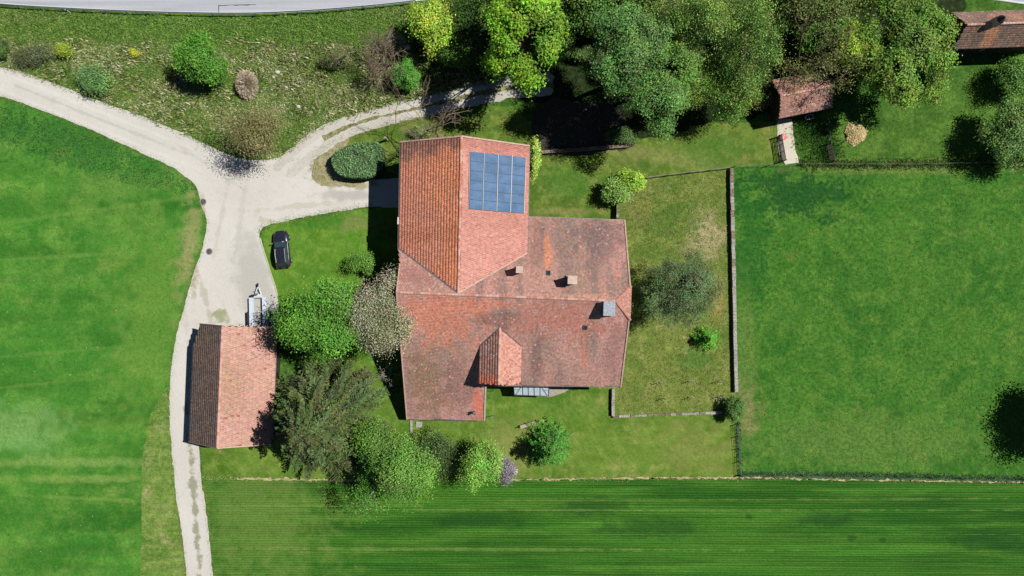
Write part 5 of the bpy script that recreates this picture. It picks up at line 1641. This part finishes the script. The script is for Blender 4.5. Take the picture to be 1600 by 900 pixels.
# ================================================================== car
def car():
    ang = math.radians(5.5)
    t = thing('car', 'black estate car with silver roof rails parked on the front lawn', 'car', W(440.5, 389.5, .7) - Vector((0, 0, .7)), ang)
    paint = plain('black_car_paint', (.012, .012, .02), .22, .1, 2, spec=.5, bump=0)
    paint.node_tree.nodes['Principled BSDF'].inputs['Coat Weight'].default_value = .7
    st = [(-2.30, .70, .45, .80, .02), (-2.22, .82, .34, .92, .03), (-1.95, .90, .28, .98, .03), (-1.2, .925, .24, .98, .03), (0, .93, .24, .96, .03), (.85, .925, .24, .94, .04),
          (1.25, .92, .24, .90, .07), (1.75, .90, .26, .82, .08), (2.1, .82, .32, .72, .06), (2.28, .62, .42, .62, .03)]
    vs, fs = [], []
    prof = lambda w, zb, zs, cr: [(-w * .55, zb), (-w * .93, zb + .1), (-w, (zb + zs) / 2), (-w * .985, zs - .12), (-w * .91, zs), (-w * .5, zs + cr), (0, zs + cr * 1.25),
                                  (w * .5, zs + cr), (w * .91, zs), (w * .985, zs - .12), (w, (zb + zs) / 2), (w * .93, zb + .1), (w * .55, zb)]
    n = 13
    for y, w, zb, zs, cr in st:
        vs += [(x, y, z) for x, z in prof(w, zb, zs, cr)]
    for i in range(len(st) - 1):
        for j in range(n):
            a, b = i * n + j, i * n + (j + 1) % n
            fs.append((a, a + n, b + n, b)[::-1])
    fs.append(tuple(range(n)))
    fs.append(tuple(range((len(st) - 1) * n, len(st) * n))[::-1])
    body = MB().add(vs, fs).build('body', paint, t, smooth=True)
    # cabin: roof, pillars
    lo = [(-.80, -2.08), (.80, -2.08), (.82, -.6), (.80, .98), (-.80, .98), (-.82, -.6)]
    hi = [(-.58, -1.80), (.58, -1.80), (.66, -.7), (.60, .20), (-.60, .20), (-.66, -.7)]
    zl, zh_ = [.96, .96, .96, .94, .94, .96], [1.50, 1.50, 1.57, 1.51, 1.51, 1.57]
    v = [(x, y, z) for (x, y), z in zip(lo, zl)] + [(x, y, z) for (x, y), z in zip(hi, zh_)] + [(0, -1.78, 1.535), (0, -.7, 1.605), (0, .24, 1.54)]
    f = [(0, 1, 7, 6), (1, 2, 8, 7), (2, 3, 9, 8), (3, 4, 10, 9), (4, 5, 11, 10), (5, 0, 6, 11), (6, 7, 12), (7, 8, 13, 12), (8, 9, 14, 13), (9, 10, 14), (10, 11, 13, 14), (11, 6, 12, 13)]
    MB().add(v, f).build('roof', paint, t)
    glass = plain('tinted_car_glass', (.02, .035, .04), .06, .1, 2, spec=.6, bump=0)
    V = [Vector(p) for p in v]
    def pane(name, q, inset_=.1, lift=.008):
        c = sum(q, Vector()) / 4
        nn = (q[1] - q[0]).cross(q[2] - q[0]).normalized()
        q = [p + (c - p) * inset_ + nn * lift for p in q]
        b = [p - nn * .02 for p in q]
        MB().add(q + b, [(0, 1, 2, 3), (7, 6, 5, 4), (0, 4, 5, 1), (1, 5, 6, 2), (2, 6, 7, 3), (3, 7, 4, 0)]).build(name, glass, t)
    pane('windscreen', [V[3], V[4], V[10], V[9]], .07)
    pane('rear_window', [V[0], V[1], V[7], V[6]], .13)
    pane('side_window', [V[1], V[2], V[8], V[7]]); pane('side_window', [V[2], V[3], V[9], V[8]])
    pane('side_window', [V[4], V[5], V[11], V[10]]); pane('side_window', [V[5], V[0], V[6], V[11]])
    chrome = plain('bright_rail', alb(226, 228, 232), .25, .05, metal=.6)
    for sx in (-1, 1):
        MB().path([(sx * .57, .0, 1.58), (sx * .60, -.7, 1.66), (sx * .55, -1.65, 1.58)], [.04, .04, .04], 6).build('roof_rail', chrome, t)
        mbm = MB().box((sx * 1.02, .78, 1.0), (.2, .12, .15)).box((sx * .92, .80, .96), (.08, .05, .05))
        mo = mbm.build('wing_mirror', paint, t)
        MB().box((sx * 1.03, .78, 1.08), (.16, .1, .02)).build('mirror_cap', chrome, mo)
        MB().add([(sx * .80, 2.13, .56), (sx * .52, 2.27, .56), (sx * .52, 2.20, .70), (sx * .80, 2.02, .74), (sx * .78, 2.09, .56), (sx * .5, 2.2, .56)],
                 [(0, 1, 2, 3), (0, 4, 5, 1)]).build('headlight', plain('headlight_glass', alb(206, 212, 220), .1, .05), t)
        MB().box((sx * .72, -2.25, .80), (.22, .1, .18)).build('tail_light', plain('red_lens', (.25, .01, .01), .2, .1), t)
        for y in (-1.42, 1.42):
            w = MB().tube((sx * .74, y, .33), (sx * .95, y, .33), .33, n=18).build('wheel', m_black, t)
            MB().tube((sx * .90, y, .33), (sx * .962, y, .33), .21, n=12).build('rim', chrome, w)
    # dashboard sheet behind the screen, wipers, shut lines of the bonnet
    MB().tube((-.5, 1.03, 1.0), (.05, .92, 1.045), .012, n=4).tube((.1, 1.03, 1.0), (.6, .9, 1.04), .012, n=4).build('wiper', m_black, t)
    MB().box((0, -2.32, .62), (.52, .02, .12)).build('number_plate', m_frame, t)
    MB().box((0, 2.3, .46), (.9, .04, .14)).build('grille', m_black, t)
    MB().box((.32, .88, 1.055), (.22, .12, .012), rx=.55).build('windscreen_glint', m_frame, t)  # white plate on the glass painting in the sun's glint
car()

# ================================================================== trailer
def trailer():
    base = W(404, 484, .55); base.z = 0
    t = thing('trailer', 'white twin-axle car trailer with two deck tracks parked against the shed', 'trailer', base, math.radians(1.5))
    deck = plain('pale_deck_sheet', alb(222, 232, 246), .5, .1, 4)
    wht = plain('white_frame_paint', alb(232, 236, 240), .5, .06)
    t.scale = (1.12, 1.08, 1.05)
    for sx in (-1, 1):
        MB().box((sx * .72, -.55, .58), (.5, 3.9, .05)).box((sx * .98, -.55, .6), (.04, 3.9, .1)).box((sx * .46, -.55, .6), (.03, 3.9, .09)).build('deck_track', deck, t)
        for y in (-.55, -1.3):
            w = MB().tube((sx * 1.02, y, .33), (sx * 1.22, y, .33), .33, n=16).build('wheel', m_black, t)
            MB().tube((sx * 1.15, y, .33), (sx * 1.23, y, .33), .18, n=10).build('rim', m_steel, w)
        MB().box((sx * 1.12, -.93, .72), (.26, 1.5, .05)).build('mudguard', m_steel if sx > 0 else m_black, t)
        MB().tube((sx * .45, 1.4, .5), (0, 2.75, .5), .06, n=6).build('drawbar', wht, t)
    for y in (1.38, -.25, -1.2, -2.45):
        MB().box((0, y, .53), (2.0, .07, .07)).build('crossbeam', wht, t)
    MB().box((0, 1.62, .6), (.86, .32, .16)).build('storage_box', wht, t)
    MB().box((0, 2.8, .56), (.12, .4, .12)).tube((0, 2.98, .5), (0, 2.98, .62), .08, n=8).build('coupling', m_black, t)
    jo = MB().tube((-.22, 2.2, .1), (-.22, 2.2, .95), .035, n=6).build('jockey_wheel', m_steel, t)
    MB().tube((-.27, 2.2, .11), (-.17, 2.2, .11), .11, n=12).build('tyre', m_black, jo)
    MB().tube((0, 1.75, .6), (0, 1.75, 1.15), .04, n=6).box((0, 1.8, 1.12), (.3, .2, .2)).build('winch_post', m_steel, t)
    MB().box((-.6, 1.62, .66), (.26, .3, .26)).build('battery_box', m_black, t)
trailer()

# ================================================================== street and garden furniture
# manhole covers
def manhole(px, py, label):
    t = thing('manhole_cover', label, 'manhole cover', W(px, py) + Vector((0, 0, .075)), group='manhole covers along the lane edge')
    iron = plain('cast_iron', alb(98, 92, 92), .7, .3, 8, bump=.01)
    MB().tube((0, 0, 0), (0, 0, .03), .42, n=24).build('frame', m_concrete, t)
    c = MB().tube((0, 0, .03), (0, 0, .045), .34, n=24)
    for i in range(-3, 4):
        c.box((i * .085, 0, .05), (.03, .5 - abs(i) * .07, .012))
    c.build('cover', iron, t)
manhole(318, 315.5, 'round iron manhole cover by the meadow corner of the lane')
manhole(327.5, 393, 'round iron manhole cover nearer the shed')

# parking kerb
kp = [W(*p) for p in [(407, 372), (411, 388), (417, 405), (423, 426), (430, 446), (434, 462)]]
kt = thing('kerb', 'thin pale kerb between parking ground and front lawn', 'kerb', kp[0])
for a, b in zip(kp[:-1], kp[1:]):
    n_ = max(1, int((b - a).length / 1.0))
    for i in range(n_):
        p = a + (b - a) * ((i + .5) / n_); L = (b - a).length / n_ - .02
        d = b - a
        MB().box((p.x, p.y, .05), (L, .13, .14), math.atan2(d.y, d.x)).build('kerb_stone', plain('kerb_stone', alb(206, 212, 176), .9, .15) if i == 0 else bpy.data.materials['kerb_stone'], kt, world=True)

# guardrail
def guardrail():
    line = smooth_line([W(*p) for p in offs(road_lo[:10], -1.3)][1:], False, 2.24)
    line = [Vector((x, y, 0)) for x, y in line]
    t = thing('guardrail', 'grey steel guardrail curving along the road edge', 'guardrail', line[0])
    rail = MB()
    for a, b in zip(line[:-1], line[1:]):
        d = b - a; r = math.atan2(d.y, d.x); m = (a + b) / 2
        rail.box((m.x, m.y, .68), (d.length + .02, .05, .10), r).box((m.x, m.y - .04, .75), (d.length + .02, .05, .05), r).box((m.x, m.y - .04, .61), (d.length + .02, .05, .05), r)
    rail.build('rail', plain('grey_rail_steel', alb(128, 136, 140), .5, .2, 3, metal=.3), t, world=True)
    pm = MB().box((0, 0, .36), (.08, .14, .74)).mesh('post', m_steel)
    for a in line:
        link('post', pm, t, Vector((a.x, a.y - .12, 0)) - t.location)
guardrail()
def marker(px, py, label):
    t = thing('marker_post', label, 'marker post', W(px, py))
    MB().tube((0, 0, 0), (0, 0, 1.0), .07, .06, 8).build('post', m_frame, t)
    MB().box((0, -.0, .85), (.14, .14, .16)).build('band', m_black, t)
marker(568, 13.5, 'white reflector post behind the guardrail near the road trees')
marker(110, 20, 'small white post behind the guardrail at the far meadow end')

# wooden gate post by the barn corner
t = thing('gate_post', 'stout pale post beside the hedge and barn corner', 'post', W(605, 219))
MB().box((0, 0, .75), (.22, .22, 1.5)).build('post', plain('silvered_wood', alb(206, 200, 176), .8, .2), t)
MB().box((0, 0, 1.53), (.28, .28, .06)).build('cap', m_stone, t)

# stone wall of the garden with its coping
def coped_wall(label, a, b, h, w, cap, mat, seed, kind='garden_wall', ov=.04):
    rng = np.random.default_rng(seed)
    A, B = W(*a), W(*b)
    t = thing(kind, label, 'wall', A)
    d = B - A; L = d.length; r = math.atan2(d.y, d.x)
    m = (A + B) / 2
    MB().box((m.x, m.y, (h - .1) / 2), (L, w, h - .1), r).build('wall', m_stone, t, world=True)
    n = int(L / cap)
    mats = mat
    for i in range(n):
        p = A + d * ((i + .5) / n)
        MB().box((p.x + rng.normal(0, .012), p.y + rng.normal(0, .012), h - .045 + rng.normal(0, .008)), (L / n - .03, w + ov * 2 + rng.normal(0, .02), .1), r + rng.normal(0, .012)).build(
            'coping_stone', mats(i / n, rng), t, world=True)
    return t
cop = [plain('coping_pale', alb(178, 176, 164), .95, .4, 5, bump=.02), plain('coping_grey', alb(164, 161, 148), .95, .45, 5, bump=.02), plain('coping_mossy', alb(140, 128, 106), .95, .5, 5, bump=.02), plain('coping_dark', alb(126, 112, 92), .95, .5, 5, bump=.02)]
coped_wall('long straight stone wall between garden and paddock', (1141, 264), (1148.5, 612), .6, .34, .85,
           lambda f, rng: cop[rng.choice(4, p=(.15, .35, .35, .15))] if f < .42 else cop[rng.choice(4, p=(.75, .25, 0, 0))], 201)
coped_wall('low pale wall running from the house corner into the garden', (957, 607), (957, 649), .55, .26, .6, lambda f, rng: cop[rng.integers(0, 2)], 202)
coped_wall('low brownish wall along the garden\'s lower edge', (957, 650), (1136, 643.5), .4, .22, .7, lambda f, rng: cop[rng.choice(4, p=(.3, .3, .2, .2))], 203)
coped_wall('shaded retaining wall below the dark yard', (846, 239), (981, 229), .6, .3, .7, lambda f, rng: cop[rng.choice(4, p=(0, .1, .3, .6))], 204)
coped_wall('stub wall coloured dark as shadow between house and white flowering shrub', (963, 342), (963.5, 319), .95, .16, .6, lambda f, rng: cop[rng.choice(4, p=(0, .2, .4, .4))], 205)  # darkest copings put a low wall's black shadow into the colour

# fences
def fence(label, pix, h, step, post_r, rails, mats, rail_r=.04, flat_rail=False, seed=1, category='fence', name='fence', end=None):
    rng = np.random.default_rng(seed)
    pts = [W(*p) for p in pix]
    t = thing(name, label, category, pts[0])
    pm = MB().tube((0, 0, 0), (0, 0, h), post_r, post_r * .9, 7).mesh('post', mats[0])
    prev = None
    for a, b in zip(pts[:-1], pts[1:]):
        n = max(1, int(round((b - a).length / step)))
        for i in range(n + (1 if b is pts[-1] else 0)):
            p = a + (b - a) * (i / n)
            o = link('post', pm, t, p - t.location)
            o.rotation_euler = (rng.normal(0, .04), rng.normal(0, .04), 0)
            if prev is not None:
                for z in rails:
                    MB().tube((prev.x, prev.y, z + rng.normal(0, .015)), (p.x, p.y, z + rng.normal(0, .015)), rail_r, n=5 if not flat_rail else 4).build('rail' if rail_r > .02 else 'wire', mats[1], t, world=True)
            prev = p
    return t
m_wire = plain('pale_fence_wire', alb(120, 150, 140), .6, .1)
m_grey_rail = plain('grey_fence_rail', alb(150, 148, 136), .9, .3, 5)
fence('low grey rail fence from the yellow-green shrub to the stone wall', [(1008, 278.5), (1076, 270), (1139, 263)], .75, 2.3, .07, (.68,), (m_timber, m_grey_rail), .055, seed=211)
fence('wire fence along the top of the paddock', [(1146, 261.5), (1250, 257.5), (1400, 258), (1640, 255)], 1.1, 4.2, .05, (.6, 1.05), (m_timber, m_wire), .009, seed=212)
fence('wire fence on the paddock\'s crop field side', [(1156, 741), (1300, 743), (1450, 746), (1640, 749)], 1.1, 4.2, .05, (.6, 1.05), (m_timber, m_wire), .010, seed=213)
fence('post fence dropping from the clipped shrub to the crop field', [(1150, 662), (1153, 700), (1155, 742)], 1.15, 1.75, .055, (.4, .75, 1.05), (m_timber, m_wire), .017, seed=214)
fence('short wire fence beside the path from hut to gate', [(1211, 190), (1217, 252)], 1.0, 2.0, .04, (.5, .95), (m_timber, m_wire), .015, seed=215)
fence('green wire fence from the hut to the second gate', [(1290, 196), (1293, 222)], 1.0, 1.2, .04, (.5, .95), (m_timber, m_wire), .017, seed=216)

# tubular field gates
def gate(label, a, b):
    A, B = W(*a), W(*b)
    t = thing('field_gate', label, 'gate', A, group=None)
    d = B - A; L = d.length; u = d.normalized()
    dk = plain('shadow_dark_gate_tube', alb(70, 64, 58), .7, .2)  # tubes darkened and thickened to add the gate's shadow lattice
    fr = MB()
    for z in (.15, 1.35):
        fr.tube(A + Vector((0, 0, z)), B + Vector((0, 0, z)), .05, n=6)
    for s_ in (0, 1):
        fr.tube(A + d * s_ + Vector((0, 0, .12)), A + d * s_ + Vector((0, 0, 1.38)), .03, n=6)
    fr.build('frame', dk, t, world=True)
    for z in (.35, .6, .85, 1.1):
        MB().tube(A + Vector((0, 0, z)), B + Vector((0, 0, z)), .042, n=5).build('bar', dk, t, world=True)
    for s_ in (.33, .66):
        MB().tube(A + d * s_ + Vector((0, 0, .15)), A + d * s_ + Vector((0, 0, 1.35)), .04, n=5).build('upright', dk, t, world=True)
    for p in (A - u * .14, B + u * .14):
        MB().tube((p.x, p.y, 0), (p.x, p.y, 1.5), .09, .085, 8).build('post', m_timber, t, world=True)
gate('tubular gate standing open along the pale path by the red tub', (1215, 216), (1221, 251))
gate('tubular gate on the grass beside the straw heap', (1291, 228), (1297, 252))

# red tub with a pale bar across
t = thing('tub', 'red round tub standing on the pale path beside the gate', 'tub', W(1224, 214, .4) - Vector((0, 0, .4)))
red = plain('red_plastic', alb(206, 60, 66), .45, .12)
MB().tube((0, 0, .07), (0, 0, .42), .32, .44, 20).build('bucket', red, t)
MB().tube((0, 0, .425), (0, 0, .445), .40, n=20).build('lid', plain('faded_red_plastic', alb(224, 92, 96), .5, .1), t)
MB().box((0, 0, .46), (.5, .07, .03), 1.2).build('handle', m_frame, t)

# white trough by the hut
t = thing('water_trough', 'small white trough at the hut\'s front wall', 'trough', W(1263, 184), math.radians(14))
tb = MB()
tb.box((0, 0, .06), (.9, .5, .06)); tb.box((0, .24, .25), (.9, .04, .34)); tb.box((0, -.24, .25), (.9, .04, .34)); tb.box((.44, 0, .25), (.04, .44, .34)); tb.box((-.44, 0, .25), (.04, .44, .34))
tb.build('basin', m_frame, t)
MB().box((0, 0, .3), (.82, .42, .01)).build('water', m_glass, t)

# straw heap
rng = np.random.default_rng(77)
t = thing('straw_heap', 'pale heap of loose straw on the grass by the chestnut', 'straw heap', W(1336, 209))
P = np.column_stack([rng.normal(0, .62, 5200), rng.normal(0, .62, 5200), np.zeros(5200)])
P = P[np.hypot(P[:, 0], P[:, 1]) < 1.3 + .16 * np.sin(3 * np.arctan2(P[:, 1], P[:, 0]) + 1) + .1 * np.sin(7 * np.arctan2(P[:, 1], P[:, 0]))]
rad = np.hypot(P[:, 0], P[:, 1])
P[:, 2] = np.maximum(.06, .66 * (1 - (rad / 1.5) ** 1.4) * rng.uniform(.75, 1.05, len(P)) - .3 * np.exp(-((P[:, 0] - .0) ** 2 + (P[:, 1] - .45) ** 2) / .08))
al = rng.normal(0, 1, P.shape) * np.array([1, 1, .35])
cc = np.array(alb(232, 212, 160))[None] * rng.uniform(1.0, 2.0, (len(P), 1))
link('straw', leaf_mesh('straw', P, rng.normal(0, .4, P.shape) + np.array([0, 0, 1.0]), .4 * rng.uniform(.6, 1.3, len(P)), .2, cc, m_blade, rng, al), t)
MB().tube((0, 0, .0), (0, 0, .3), 0.8, .3, 14).build('core', plain('straw_core', alb(206, 182, 126), .95, .3), t)

# garden bench
def bench():
    c = W(825, 663.5, .4); c.z = 0
    t = thing('bench', 'weathered pale wooden bench with dark knots beside the young fir', 'bench', c, math.radians(17))
    wood = plain('silver_bench_wood', alb(200, 190, 164), .85, .25, 3, bump=.01)
    for i, y in enumerate((-.13, 0, .13)):
        MB().box((0, y, .45), (2.0, .115, .05)).build('plank', wood, t)
    for sx in (-1, 1):
        MB().box((sx * .82, 0, .21), (.14, .34, .42)).build('leg', m_timber, t)
    MB().tube((-1.08, 0, 0), (-1.08, 0, .9), .06, n=7).build('end_post', m_timber, t)
    MB().tube((1.08, .06, 0), (1.08, .06, .75), .06, n=7).build('end_post', m_timber, t)
    for x in (.28, .5):
        MB().tube((x, .02, .47), (x, .02, .54), .085, n=10).build('knot', m_darkwood_and_shade, t)
bench()

# thin pole with a little feeder arm at the long roof's corner
t = thing('garden_pole', 'thin pole with short arms near the lower house corner', 'pole', W(772, 648.5))
MB().tube((0, 0, 0), (0, 0, 1.9), .04, .03, 6).build('pole', m_timber, t)
for a in (.3, 1.7, 3.0, 4.6):
    MB().tube((0, 0, 1.75), (.45 * math.cos(a), .45 * math.sin(a), 1.95), .022, n=5).build('arm', m_grey_rail, t)

# six young vines on stakes
for px, py, lab in [(1030, 597.5, 'first staked vine from the house in the upper row'), (1077.5, 595.5, 'middle staked vine of the upper row with pale ties'), (1123, 595.5, 'staked vine of the upper row nearest the stone wall'),
                    (1037, 622, 'first staked vine from the house in the lower row'), (1077, 620.5, 'middle staked vine of the lower row with a white tube'), (1122, 620, 'staked vine of the lower row nearest the clipped shrub')]:
    t = thing('staked_vine', lab, 'vine', W(px, py), group='young vines on stakes in the garden')
    MB().tube((0, 0, 0), (0, 0, 1.5), .04, n=5).build('stake', m_grey_rail, t)
    MB().tube((.07, 0, 0), (.09, .02, .55), .045, n=6).build('tube', plain('vine_tube', alb(222, 220, 206), .6, .1) if 'vine_tube' not in bpy.data.materials else bpy.data.materials['vine_tube'], t)
    rg = np.random.default_rng(int(px))
    P = rg.normal(0, .16, (14, 3)) * np.array([1.4, 1, .8]) + np.array([.05, 0, .8])
    link('foliage', leaf_mesh('foliage', P, rg.normal(0, .4, P.shape) + np.array([0, 0, 1]), np.full(14, .14), .7, np.array(alb(190, 200, 160))[None] * rg.uniform(.8, 1.4, (14, 1)), m_leaf, rg), t)

# stone slabs by the lower house corner
for px, py, sx, sy, lab in [(655, 663, .8, .7, 'square pale concrete slab by the lower house corner'), (643, 666, .3, 1.6, 'narrow concrete step along the lower house corner')]:
    p = W(px, py)
    o = tag(MB().box((0, 0, .05), (sx, sy, .1)).build('slab', m_concrete), lab, 'slab')
    o.location = (p.x, p.y, .06)

# white stones and sacks lying on the bank
def stone(px, py, r, label, col, seed):
    rg = np.random.default_rng(seed)
    bm = bmesh.new(); bmesh.ops.create_icosphere(bm, subdivisions=2, radius=1)
    for v_ in bm.verts:
        v_.co = Vector((v_.co.x * r * 1.2, v_.co.y * r * .85, v_.co.z * r * .6)) * rg.uniform(.82, 1.12)
    me_ = bpy.data.meshes.new('stone'); bm.to_mesh(me_); bm.free(); me_.materials.append(col)
    o = tag(link('stone', me_, None, W(px, py) + Vector((0, 0, r * .35 + .02))), label, 'stone')
m_wstone = plain('white_stone', alb(222, 220, 212), .9, .15, 6, bump=.01)
stone(434, 113, .28, 'white stone pair\'s larger piece on the bank grass', m_wstone, 1)
stone(440, 117, .2, 'tan stone touching the larger white stone on the bank', plain('tan_stone', alb(196, 176, 140), .9, .2, 6), 2)
stone(455, 110, .15, 'small white stone apart from the pair on the bank', m_wstone, 3)
stone(467, 167, .25, 'white stone near the track on the lower bank', m_wstone, 4)
stone(637, 75, .3, 'pale flat stone under the guardrail tree', m_wstone, 5)
stone(252, 87, .2, 'pale stone in the dry grass left of the bank tree', plain('grey_stone_block', alb(190, 184, 170), .9, .2, 6), 6)
stone(805, 737, .3, 'rounded pale stone beside the lilac', plain('round_stone', alb(206, 204, 186), .9, .2, 6), 7)
# broken branch at the foot of the bank tree
p = W(285, 126)
o = tag(MB().path([(-.9, .55, .12), (0, .1, .25), (.55, -.35, .2)], [.03, .06, .05], 5).path([(0, .1, .25), (-.3, .6, .3)], [.04, .02], 5).build('fallen_branch', m_palebark), 'pale dead branch lying at the bank tree\'s foot', 'branch')
o.location = p
# fallen leaves and rubble on the shaded yard
rg = np.random.default_rng(88)
A = np.array([W(*q)[:2] for q in [(846, 165), (950, 168), (975, 205), (972, 228), (848, 234)]])
P = scatter(A, 900, 89)[:200]
P3 = np.column_stack([P, np.full(len(P), .14)])
o = link('fallen_leaves', leaf_mesh('fallen_leaves', P3, rg.normal(0, .3, P3.shape) + np.array([0, 0, 1]), rg.uniform(.1, .35, len(P3)), .6, np.array(alb(150, 146, 132))[None] * rg.uniform(.5, 1.1, (len(P3), 1)), m_blade, rg), kind='stuff')
# small dandelions and pale seed heads in the meadow
A = np.array([W(*q)[:2] for q in [(0, 280), (300, 300), (300, 420), (262, 560), (225, 700), (222, 900), (0, 900)]])
P = scatter(A, 900, 90)[:80]
P3 = np.column_stack([P, np.full(len(P), .16)])
link('wild_flowers', leaf_mesh('wild_flowers', P3, rg.normal(0, .3, P3.shape) + np.array([0, 0, 1]), rg.uniform(.08, .18, len(P3)), .8, np.array(alb(206, 214, 160))[None] * rg.uniform(.7, 1.1, (len(P3), 1)), m_blade, rg), kind='stuff')
